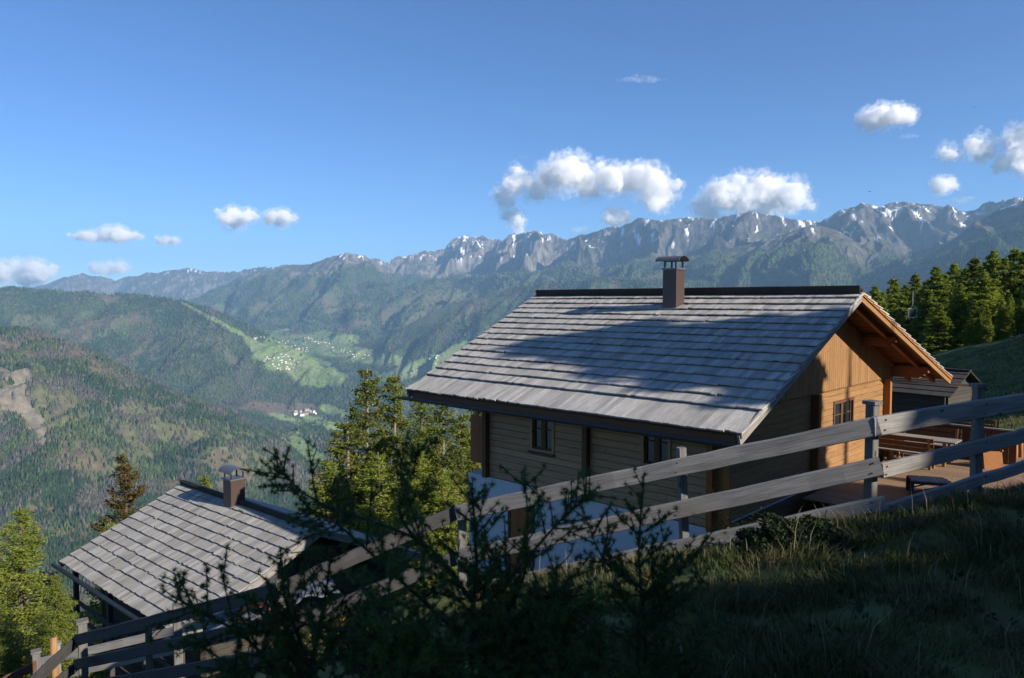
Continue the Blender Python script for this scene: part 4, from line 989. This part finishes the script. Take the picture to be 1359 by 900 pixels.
put(pineA, 487, 46, ztop(487, 490, 46), 12, 'tallest stone pine in the clump between the two houses', wid=.95)
put(pineB, 522, 47, ztop(522, 498, 47), 12, 'second tall stone pine right beside the tallest one', wid=.85)
for (px_, py_, Y_, src, lb, w_) in ((432, 605, 43, larchB, 'low bushy conifer at the left foot of the clump between the houses', 1.5),
                             (560, 520, 49, larchB, 'light green larch tucked under the left eave of the chalet', 1.3),
                             (588, 535, 42, pineB, 'stone pine in front of the far corner of the chalet', 1.0),
                             (612, 550, 52, pineA, 'dark pine behind the far corner post of the chalet', 1.2),
                             (548, 590, 41, larchB, 'broad light green larch low in the middle of the clump', 1.6),
                             (590, 620, 40, larchA, 'small bright larch near the white plinth of the chalet', 1.5),
                             (458, 560, 44, pineB, 'bushy stone pine touching the tallest one on its left', 1.3),
                             (500, 600, 41, larchA, 'low bright larch below the two tall stone pines', 1.6),
                             (540, 640, 38, larchA, 'lowest bright larch of the clump above the dark fence', 1.7),
                             (635, 530, 56, pineB, 'shaded pine seen below the gutter of the chalet', 1.3)):
    o = copy_tree(src); put(o, px_, Y_, ztop(px_, py_, Y_), 12, lb, wid=w_)
# forest on the right
fT = [conifer(31, 16, 2.9, .12, 'larch', 'spruce', density=.75, leaf=.34), conifer(32, 16, 3.2, .2, 'larch', 'spruce', density=.7, leaf=.36), conifer(33, 16, 2.6, .1, 'larch', 'spruce', density=.8, leaf=.32)]
spots = []
tops = [(1150,388),(1160,378),(1172,384),(1185,366),(1200,376),(1213,360),(1228,370),(1240,352),(1252,360),(1265,346),(1280,354),(1292,338),(1303,348),(1316,330),(1330,338),(1343,326),(1356,332),(1372,322),(1388,326),(1405,316)]
used_ = [False]*3; GRP = 'larches of the forest on the right slope'
def ft(px, Y, zt, k, lab='larch standing in the forest behind the gable', wid=1.0, grp=GRP):
    o = fT[k] if not used_[k] else copy_tree(fT[k]); used_[k] = True
    return put(o, px, Y, zt, 16, lab, grp, wid=wid)
ORD = ('first second third fourth fifth sixth seventh eighth ninth tenth eleventh twelfth thirteenth fourteenth fifteenth sixteenth seventeenth eighteenth nineteenth twentieth').split()
for i, (px_, py_) in enumerate(tops): ft(px_, 84 + (i*37 % 16), ztop(px_, py_, 84 + (i*37 % 16)), i % 3, ORD[i] + ' treetop from the left along the skyline of the forest behind the gable', wid=rnd.uniform(1.15, 1.5))
for i in range(30):
    px_ = rnd.uniform(1175, 1420); Y_ = rnd.uniform(72, 92); py_ = np.interp(px_, [1150, 1200, 1280, 1420], [420, 398, 366, 345]) + rnd.uniform(-8, 26); ft(px_, Y_, ztop(px_, py_, Y_), rnd.randrange(3), wid=rnd.uniform(1.1, 1.5))
for i in range(16):
    px_ = rnd.uniform(1290, 1440); Y_ = rnd.uniform(60, 72); py_ = np.interp(px_, [1280, 1420], [400, 360]) + rnd.uniform(-6, 22); ft(px_, Y_, ztop(px_, py_, Y_), rnd.randrange(3), wid=rnd.uniform(.9, 1.2))
# trees uphill to the right, out of the picture: they stand where the low sun throws their shade on bank, roof and gable
def shade_tree(T, t, over, k, wid=1.0, lab='tall larch uphill on the right that throws its shade across the bank'):
    """T: point whose light the crown tip just cuts (plus over metres); t: distance towards the sun"""
    x, y = T[0] + SH[0]*t, T[1] + SH[1]*t; zt = T[2] + t*math.tan(SUN_EL) + over; g_ = float(gh(x, y)[0])
    o = copy_tree(fT[k]); s = (zt - g_)/16; o.location = (x, y, g_); o.scale = (s*wid, s*wid, s); o.rotation_euler = (0, 0, rnd.uniform(0, 6))
    return tag(o, lab, 'tree', 'larches uphill to the right')
def hw_(lx, ly, lz): p = E1 + lx*D2 + ly*D1; return (p[0], p[1], ZF1 + lz)
tipA = loc1(690, 462, 3, 0); tipB = loc1(985, 498, 3, 0)
shadeD = conifer(34, 16, 3.2, .05, 'larch', 'spruce', density=1.7, leaf=.42)
def shade_dense(T, t, over, wid, lab):
    x, y = T[0] + SH[0]*t, T[1] + SH[1]*t; zt = T[2] + t*math.tan(SUN_EL) + over; g_ = float(gh(x, y)[0]); s = (zt - g_)/16
    o = shadeD if not shadeD.get('label') else copy_tree(shadeD); o.location = (x, y, g_); o.scale = (s*wid, s*wid, s)
    return tag(o, lab, 'tree', 'larches uphill to the right' if lab.startswith('tall larch') else None)
shade_dense(hw_(*loc1(690, 462, 3, 0)), 27, .3, 1.95, 'dense broad larch uphill on the right whose tip shades the chalet roof')
shade_dense(hw_(2.9, 1.27, 2.5), 22, 0, 1.0, 'dense larch uphill on the right that shades the near half of the gable')
shade_dense((5.1, 6.7, -.6), 14, 4.5, 1.05, 'dense larch close on the right that shades the last fence panel')
SHADE = [ # where on roof and gable the shade of each crown tip ends
 (hw_(8.9, 1.27, 3.2), 30, .9, 2, .2), (hw_(6.0, 1.27, 4.2), 33, .6, 2, .22)]
for (T_, t_, ov, k, w_) in SHADE: shade_tree(T_, t_, ov, k, w_)
LS = 'tall larch uphill on the right that throws its shade across the bank'
for i, (x_, y_, ov, t_, w_) in enumerate(((3.9, 5.6, .55, 16, 1.3), (3.5, 5.2, .5, 14, 1.3), (3.1, 4.9, .5, 17, 1.3), (2.7, 4.5, .5, 13, 1.3), (2.4, 4.1, .7, 16, 1.3), (2.0, 3.8, 1.0, 14, 1.3), (1.6, 3.4, 1.6, 17, 1.3), (.8, 3.4, 2.8, 14, 1.2),
        (-.4, 3.2, 3.6, 16, 1.3), (-1.6, 3.0, 4.0, 15, 1.3), (-2.6, 3.6, 4.0, 17, 1.2))):
    shade_dense((x_, y_, float(gh(x_, y_)[0])), t_, ov, w_, LS); bpy.context.view_layer.objects
for (x_, y_, t_) in ((21, 36, 22), (24, 41, 24), (27, 45, 22), (30, 48, 25), (33, 51, 22), (36, 54, 24), (40, 58, 22), (45, 62, 24), (26, 50, 30), (32, 56, 30)):
    shade_dense((x_, y_, float(gh(x_, y_)[0])), t_, 6.5, 1.5, 'tall larch uphill on the right that shades the meadow')
# ------------------------------------------------------------------ foreground saplings with tufted needles
def sapling(label, base, stems, seed, extra=0, spread=.7, region_=None):
    g = np.random.default_rng(seed); root = empty('larch_sapling', base, 0, label, 'sapling')
    B = np.array(base); mb = MB(); P = []; A = []
    def limb(pts, r0, tuft=.028):
        pts = [np.array(p) for p in pts]; n = 8*(len(pts)-1)
        ts = np.linspace(0, len(pts)-1, n+1); Q = []
        for t in ts:
            i = min(int(t), len(pts)-2); f = t - i
            p0 = pts[max(i-1, 0)]; p1 = pts[i]; p2 = pts[i+1]; p3 = pts[min(i+2, len(pts)-1)]
            Q.append(.5*((2*p1) + (-p0+p2)*f + (2*p0-5*p1+4*p2-p3)*f*f + (-p0+3*p1-3*p2+p3)*f**3))
        Q = np.array(Q); mb.tube([q - B for q in Q], [max(.0025, r0*(1 - .8*i/n)) for i in range(n+1)], 6)
        Ls = np.concatenate([[0], np.cumsum(np.linalg.norm(np.diff(Q, axis=0), axis=1))]); m = int(Ls[-1]/tuft)
        for s in np.linspace(.06, 1, max(m, 2))*Ls[-1]:
            j = min(np.searchsorted(Ls, s), n); d = Q[j] - Q[max(j-1, 0)]; d = d/(np.linalg.norm(d) + 1e-9)
            P.append(np.array([np.interp(s, Ls, Q[:, c]) for c in range(3)]) + g.normal(0, .006, 3)); A.append(d)
        return Q
    for (pts, r0, ntw) in stems:
        Q = limb(pts, r0)
        Lq = np.linalg.norm(Q[-1] - Q[0])
        for i in range(ntw):
            s = g.uniform(.15, .97); j = int(s*(len(Q)-1)); d = Q[min(j+1, len(Q)-1)] - Q[j]; d /= np.linalg.norm(d) + 1e-9
            sd = g.normal(0, 1, 3); sd -= sd.dot(d)*d; sd /= np.linalg.norm(sd); ln = g.uniform(.08, .30)*(1.15 - s)*min(1.6, Lq + .35) + .05
            e = Q[j] + (sd*.8 + d*.55 + np.array((0, 0, .12)))*ln; mid = (Q[j] + e)/2 + np.array((0, 0, -.02))*ln
            T = limb([Q[j], mid, e], .004)
            if ln > .16:
                for k in range(2):
                    jj = g.integers(6, len(T)-3); sd2 = g.normal(0, 1, 3); sd2 /= np.linalg.norm(sd2); limb([T[jj], T[jj] + (sd2*.6 + (e - Q[j])/ln*.6)*ln*.4], .003)
    P = np.array(P); A = np.array(A); nn = 52; m = len(P)
    C_ = np.repeat(P, nn, 0); ax = np.repeat(A, nn, 0)
    d = g.normal(0, 1, (m*nn, 3)) + ax*.35; d /= np.linalg.norm(d, axis=1)[:, None]; ln = g.uniform(.012, .032, (m*nn, 1))
    w = np.cross(d, g.normal(0, 1, (m*nn, 3))); w /= np.linalg.norm(w, axis=1)[:, None]; w *= .0012
    V = np.stack([C_ - w, C_ + w, C_ + d*ln], 1) - B
    mb.build('stem', M['bark_dark'], root); np_mesh('needles', V.reshape(-1, 3), np.arange(m*nn*3).reshape(-1, 3), M['sapling'], root)
    return root
A3 = lambda *q: [at(*p) for p in q]
def fan(cx, cy, Y, n, seed, w=120, h=60, top=None):
    """side branches leaving the stem at many heights, curving upward"""
    g = random.Random(seed); out = []; k = Y/FPX
    for i in range(n):
        y0 = cy - 10 + 220*g.random()**.8; s0 = at(cx + g.uniform(-8, 8), y0, Y); f = .4 + .6*min(1, (y0 - cy + 10)/150)
        a = g.uniform(0, 6.28); L_ = w*1.25*k*f*g.uniform(.6, 1.15); dx, dy = math.cos(a), math.sin(a)*.8
        p1 = s0 + np.array((dx*L_*.45, dy*L_*.45, L_*.06)); p2 = s0 + np.array((dx*L_*.8, dy*L_*.8, L_*.2)); p3 = s0 + np.array((dx*L_, dy*L_, L_*g.uniform(.3, .55)))
        out.append(([s0, p1, p2, p3], .006, 10))
    return out
sapling('dark larch sapling whose slim top stands before the middle of the long fence', at(850, 1010, 3.3),
        [(A3((850, 1010, 3.3), (856, 850, 3.3), (848, 740, 3.3), (855, 628, 3.3)), .012, 34),
         (A3((852, 800, 3.3), (900, 760, 3.3), (950, 700, 3.2)), .006, 12), (A3((850, 780, 3.3), (800, 740, 3.3), (770, 665, 3.4)), .006, 14), (A3((852, 840, 3.3), (900, 800, 3.1), (935, 770, 3.0)), .006, 10)]
        + fan(850, 790, 3.3, 20, 1, 95, 60), 101)
sapling('broad dark larch sapling in the centre foreground with long arching side branches', at(628, 1000, 3.0),
        [(A3((628, 1000, 3.0), (625, 860, 3.0), (632, 740, 3.0), (625, 640, 3.0)), .014, 34),
         (A3((630, 880, 3.0), (690, 780, 3.0), (700, 700, 3.0), (695, 622, 3.0)), .008, 22),
         (A3((630, 820, 3.0), (700, 740, 2.9), (745, 690, 2.9), (790, 650, 2.9)), .008, 20),
         (A3((628, 800, 3.0), (560, 720, 3.0), (420, 665, 3.1), (360, 612, 3.1)), .009, 26),
         (A3((570, 735, 3.0), (530, 680, 3.0), (550, 620, 3.0), (556, 590, 3.0)), .007, 16),
         (A3((630, 860, 3.0), (520, 760, 3.0), (440, 690, 3.0), (400, 675, 3.0)), .008, 20)]
        + fan(625, 790, 3.0, 28, 2, 150, 70), 102)
sapling('spreading dark larch sapling at lower left centre reaching over the fence rails', at(400, 1010, 2.8),
        [(A3((400, 1010, 2.8), (410, 900, 2.8), (430, 800, 2.9), (440, 735, 2.9)), .012, 28),
         (A3((400, 940, 2.8), (330, 850, 2.8), (260, 810, 2.8), (212, 780, 2.8)), .008, 22),
         (A3((405, 900, 2.8), (350, 820, 2.8), (335, 790, 2.8)), .006, 14),
         (A3((410, 880, 2.8), (380, 800, 2.8), (372, 742, 2.8)), .006, 14),
         (A3((400, 980, 2.8), (300, 880, 2.7), (240, 850, 2.7)), .007, 16)]
        + fan(430, 830, 2.8, 26, 3, 150, 70), 103)
sapling('low dark sapling between the two taller foreground saplings', at(745, 1010, 2.9),
        [(A3((745, 1010, 2.9), (745, 900, 2.9), (735, 820, 2.9), (740, 740, 2.9)), .010, 30)] + fan(740, 815, 2.9, 22, 4, 110, 60), 104)
sapling('low dark sapling filling the gap left of the broad one', at(520, 1010, 2.6),
        [(A3((520, 1010, 2.6), (525, 900, 2.6), (515, 820, 2.6), (520, 735, 2.6)), .010, 30)] + fan(520, 830, 2.6, 24, 5, 120, 60), 105)
# ------------------------------------------------------------------ grass, low bushes, flowers
def blades(name, n, xr, yr, hmin, hmax, seed, mat, label, cond=None, w=.0035):
    g = np.random.default_rng(seed); x = g.uniform(*xr, n); y = g.uniform(*yr, n)
    px, py = CX + FPX*x/np.maximum(y, .1), 0
    k = (px > 420) & (px < 1480); x, y = x[k], y[k]
    dn = fbm(x/.5, y/.5, 3, 88); k = g.uniform(0, 1, len(x)) < .62 + dn; x, y, dn = x[k], y[k], dn[k]
    z = gh(x, y); m = len(x)
    h = g.uniform(hmin, hmax, m)*(1 + .7*fbm(x/.7, y/.7, 2, 89)); h = np.maximum(h, .02)
    a = g.uniform(0, 6.28, m); ln = g.uniform(.15, .9, m)*h
    wv = fbm(x/.6, y/.6, 2, 61)*.6; wind = np.stack([np.cos(a)*ln - wv*h, np.sin(a)*ln + wv*h*.5, np.zeros(m)], -1)
    b = np.stack([x, y, z - .01], -1); sd = np.stack([-np.sin(a), np.cos(a), np.zeros(m)], -1)*w
    mid = b + wind*.3 + np.array((0, 0, 1))*h[:, None]*.62; tip = b + wind + np.array((0, 0, 1))*h[:, None]*.95
    V = np.stack([b - sd, b + sd, mid + sd*.8, mid - sd*.8, tip, tip], 1)
    V = np.stack([b - sd, b + sd, mid + sd*.8, mid - sd*.8, tip], 1)
    base = (np.arange(m)*5)[:, None]
    F = np.concatenate([base + np.array([[0, 1, 2]]), base + np.array([[0, 2, 3]]), base + np.array([[3, 2, 4]])])
    o = np_mesh(name, V.reshape(-1, 3), F, M[mat]); return tag(o, label, 'grass', kind='stuff')
blades('grass', 190000, (-.5, 6.5), (2.6, 8.4), .035, .13, 5, 'grassb', 'long mountain grass on the shaded bank in front of the fence')
blades('meadow_grass', 90000, (9, 40), (20, 56), .10, .22, 6, 'grassb', 'short green meadow grass beyond the terrace', w=.012)
M['straw'] = foliage('dry_stalks', (.22, .19, .11), (.36, .31, .18), trans=.3)
blades('dry_stalks', 3000, (-.3, 6.5), (2.6, 8.0), .09, .26, 15, 'straw', 'scattered pale dry stalks and seed heads in the bank grass', w=.0022)
def herb_leaves():
    g = np.random.default_rng(55); n = 9000; x = g.uniform(-.3, 6.5, n); y = g.uniform(2.7, 7.6, n); k = fbm(x/.35, y/.35, 2, 77) > .12; x, y = x[k], y[k]; m = len(x); z = gh(x, y)
    a = g.uniform(0, 6.28, m); L_ = g.uniform(.03, .075, m)[:, None]; b = np.stack([x, y, z + .01], -1); d = np.stack([np.cos(a), np.sin(a), g.uniform(.3, 1.2, m)], -1); d /= np.linalg.norm(d, axis=1)[:, None]
    sd = np.stack([-np.sin(a), np.cos(a), np.zeros(m)], -1)
    V = np.stack([b, b + d*L_*.55 + sd*L_*.3, b + d*L_*1.05, b + d*L_*.55 - sd*L_*.3], 1).reshape(-1, 3)
    tag(np_mesh('meadow_herbs', V, np.arange(m*4).reshape(m, 4), M['bushleaf']), 'broad leaved meadow herbs among the grass', 'herbs', kind='stuff')
herb_leaves()
def bush(px, py, Y, w, h, label, mat='bushleaf', n=3000, leaf=.03, fl=0, seed=1):
    g = np.random.default_rng(seed); p = at(px, py, Y); gz = float(gh(p[0], p[1])[0]); root = empty('low_bush', (p[0], p[1], gz), 0, label, 'bush')
    top = max(p[2] - gz, .08) + h/2
    q = g.normal(0, 1, (n, 3)); q /= np.linalg.norm(q, axis=1)[:, None]; q *= g.uniform(.4, 1, (n, 1))**.4
    q = q*np.array((w/2, w/2.6, top)); q[:, 2] = np.abs(q[:, 2]); q *= (1 + .3*fbm(q[:, 0]*6/w + 5, q[:, 2]*5 + 3, 3, 7))[:, None]
    d1 = g.normal(0, 1, (n, 3)); d1 /= np.linalg.norm(d1, axis=1)[:, None]; d2 = np.cross(d1, g.normal(0, 1, (n, 3))); d2 /= np.linalg.norm(d2, axis=1)[:, None]
    V = np.stack([q - d1*leaf*.5, q + d2*leaf*.25, q + d1*leaf*.5, q - d2*leaf*.25], 1)
    np_mesh('leaves', V.reshape(-1, 3), np.arange(n*4).reshape(n, 4), M[mat], root)
    mb = MB()
    for i in range(14):
        a = g.uniform(0, 6.28); r = g.uniform(.2, .9); mb.tube([(0, 0, -.05), (math.cos(a)*w*.2*r, math.sin(a)*w*.2*r, top*.5), (math.cos(a)*w*.42*r, math.sin(a)*w*.3*r, top*.85)], [.008, .005, .002], 4)
    mb.build('twigs', M['bark'], root)
    if fl:
        k = g.integers(0, n, fl); c = q[k]*np.array((1.02, 1.02, 1.05)); V = np.stack([c + np.array((-.012, 0, 0)), c + np.array((0, -.012, .004)), c + np.array((.012, 0, .004)), c + np.array((0, .006, .014))], 1)
        np_mesh('blossoms', V.reshape(-1, 3), np.arange(len(k)*4).reshape(-1, 4), M['flower'], root)
bush(1070, 697, 5.7, 1.1, .04, 'dark juniper mound on the bank below the main fence post', n=9000, leaf=.035, seed=2)
bush(1000, 690, 6.9, .75, .10, 'low shrub with small orange yellow leaves behind the lowest fence rail', n=700, fl=500, seed=3)
bush(452, 812, 8.4, .5, .3, 'small shrub with orange tips in the shade near the tarpaulin', n=2200, fl=220, seed=4)
bush(396, 862, 7.0, .6, .3, 'small yellow flowering shrub low between the saplings', n=2600, fl=220, seed=5)
# ------------------------------------------------------------------ chairlift, birds
p = at(1211, 416, 62); CH = empty('lift_chair', p, .4, 'small metal chairlift seat hanging in front of the forest', 'chairlift')
mb = MB(); mb.tube([(0, 0, 1.9), (0, 0, .75), (0, .12, .4)], .03, 6); mb.build('hanger', M['metal'], CH)
mb = MB(); mb.tube([(-.5, 0, .4), (.5, 0, .4), (.5, 0, -.35), (-.5, 0, -.35), (-.5, 0, .4)], .035, 6); mb.tube([(-.5, 0, -.3), (-.5, -.5, -.35)], .03, 6); mb.tube([(.5, 0, -.3), (.5, -.5, -.35)], .03, 6); mb.build('frame', M['metal'], CH)
mb = MB()
for i in range(4): mb.box(-.45, .45, -.5 + i*.12, -.41 + i*.12, -.33, -.30)
mb.build('seat', M['grey_dark'], CH)
mb = MB()
for i in range(3): mb.box(-.45, .45, .03, .06, -.2 + i*.17, -.08 + i*.17)
mb.build('backrest', M['grey_dark'], CH)
mb = MB(); c0 = Vector(p) + Vector((0, 0, 1.92)); mb.tube([c0 + Vector((-40, 35, -9)), c0 + Vector((-18, 16, -4.6)), c0, c0 + Vector((24, -20, 6.5)), c0 + Vector((60, -50, 18))], .009, 6)
tag(mb.build('lift_cable', M['metal']), 'thin steel chairlift cable running before the forest', 'cable')
for i, (px_, py_, lb) in enumerate(((1154, 254.5, 'tiny dark bird flying over the snowy ridge right of centre'), (1293, 142.5, 'tiny dark bird high in the sky near the right edge'))):
    p = at(px_, py_, 160); b_ = empty('bird', p, .6*i, lb, 'bird', 'birds in the sky')
    mb = MB(); mb.tube([(-.22, 0, 0), (-.1, 0, 0), (.08, 0, .02), (.2, 0, .03), (.26, 0, .02)], [.02, .06, .07, .045, .01], 8); mb.build('body', M['bird'], b_, smooth=True)
    for s in (-1, 1):
        mb = MB(); mb.add([(.08, 0, .04), (.06, s*.25, .12), (0, s*.55, .05), (-.08, s*.28, .10), (-.08, 0, .03), (.02, s*.28, .13)], [(0, 1, 5), (1, 2, 5), (2, 3, 5), (3, 4, 5), (4, 0, 5)]); mb.build('wing', M['bird'], b_)
# ------------------------------------------------------------------ villages in the valley
m, nt, bs = new_mat('house_render'); oi = nt.nodes.new('ShaderNodeObjectInfo').outputs['Random']; nt.links.new(ramp(nt, oi, [(0, (.75, .73, .68)), (.6, (.7, .66, .58)), (.8, (.35, .22, .12)), (1, (.8, .8, .8))]), bs.inputs['Base Color']); M['vwall'] = m
m, nt, bs = new_mat('house_tiles'); oi = nt.nodes.new('ShaderNodeObjectInfo').outputs['Random']; nt.links.new(ramp(nt, oi, [(0, (.13, .10, .09)), (.5, (.22, .20, .19)), (.7, (.25, .12, .07)), (1, (.45, .44, .43))]), bs.inputs['Base Color']); M['vroof'] = m
vh = empty('village_house', (0, 0, 0)); mb = MB(); mb.box(-5.5, 5.5, -7, 7, -3, 6.5); mb.add([(-5.5, -7, 6.5), (5.5, -7, 6.5), (0, -7, 9.3), (-5.5, 7, 6.5), (5.5, 7, 6.5), (0, 7, 9.3)], [(0, 1, 2), (5, 4, 3), (0, 2, 5, 3), (1, 4, 5, 2)]); mb.build('wall', M['vwall'], vh)
mb = MB()
for s in (-1, 1): mb.hexa([(s*6.6, -8, 6.1), (0, -8, 9.5), (0, 8, 9.5), (s*6.6, 8, 6.1), (s*6.6, -8, 6.5), (0, -8, 9.9), (0, 8, 9.9), (s*6.6, 8, 6.5)])
mb.build('roof', M['vroof'], vh)
first = [True]
def village(ells, n, label, group, seed, ymin, ymax, scale=1.0):
    g = random.Random(seed)
    # find ground points: walk the sight line until it meets the terrain
    pts = []
    while len(pts) < n:
        e = g.choice(ells); r = math.sqrt(g.random()); a = g.uniform(0, 6.28); c, s = math.cos(R(e[4])), math.sin(R(e[4])); X_, Y_ = e[2]*r*math.cos(a), e[3]*r*math.sin(a)
        pts.append((e[0] + X_*c - Y_*s, e[1] + X_*s + Y_*c))
    pts = np.array(pts); ys = np.linspace(ymin, ymax, 500)
    D = np.array([ray(a, b) for a, b in pts]); U = (D[:, 0]/D[:, 1])[:, None]*np.ones(500)[None]; YY = np.ones(n)[:, None]*ys[None]
    Hh, _, _ = far_height(U, YY); zr = (D[:, 2]/D[:, 1])[:, None]*YY; hit = Hh > zr; k = np.argmax(hit, 1)
    for i in range(n):
        if not hit[i].any(): continue
        y = ys[k[i]]; o = vh if first[0] else copy_tree(vh); first[0] = False
        o.location = (U[i, 0]*y, y, Hh[i, k[i]]); s = g.uniform(.6, 1.25)*scale; o.scale = (s, s, s); o.rotation_euler = (0, 0, g.choice((.3, .5, 1.9, 2.1)) + g.uniform(-.2, .2)); tag(o, label, 'house', group)
village([(375, 482, 25, 11, 8)], 46, 'tiny pale house of the lower meadow village', 'houses of the lower meadow village', 1, 6400, 9500)
village([(392, 460, 26, 6, 12), (410, 452, 8, 4, 0), (345, 450, 8, 3, -10)], 46, 'tiny pale house of the upper meadow village', 'houses of the upper meadow village', 2, 6400, 9500)
village([(445, 463, 22, 4, 12), (478, 473, 14, 4, 5), (425, 455, 14, 3, 0)], 44, 'tiny pale house of the right hand hillside hamlet', 'houses of the right hillside hamlet', 3, 6400, 9500)
village([(556, 492, 26, 3, -20), (575, 476, 12, 2, -25)], 26, 'tiny pale house strung along the slope beside the roof edge', 'houses strung along the slope', 4, 5800, 9500)
village([(405, 549, 18, 3, 0)], 12, 'pale works building on the valley floor', 'works buildings on the valley floor', 5, 4400, 7200, 2.2)
village([(441, 601, 7, 4, 20)], 10, 'tiny pale house at the foot of the near wooded slope', 'houses at the foot of the near slope', 6, 3800, 6500)
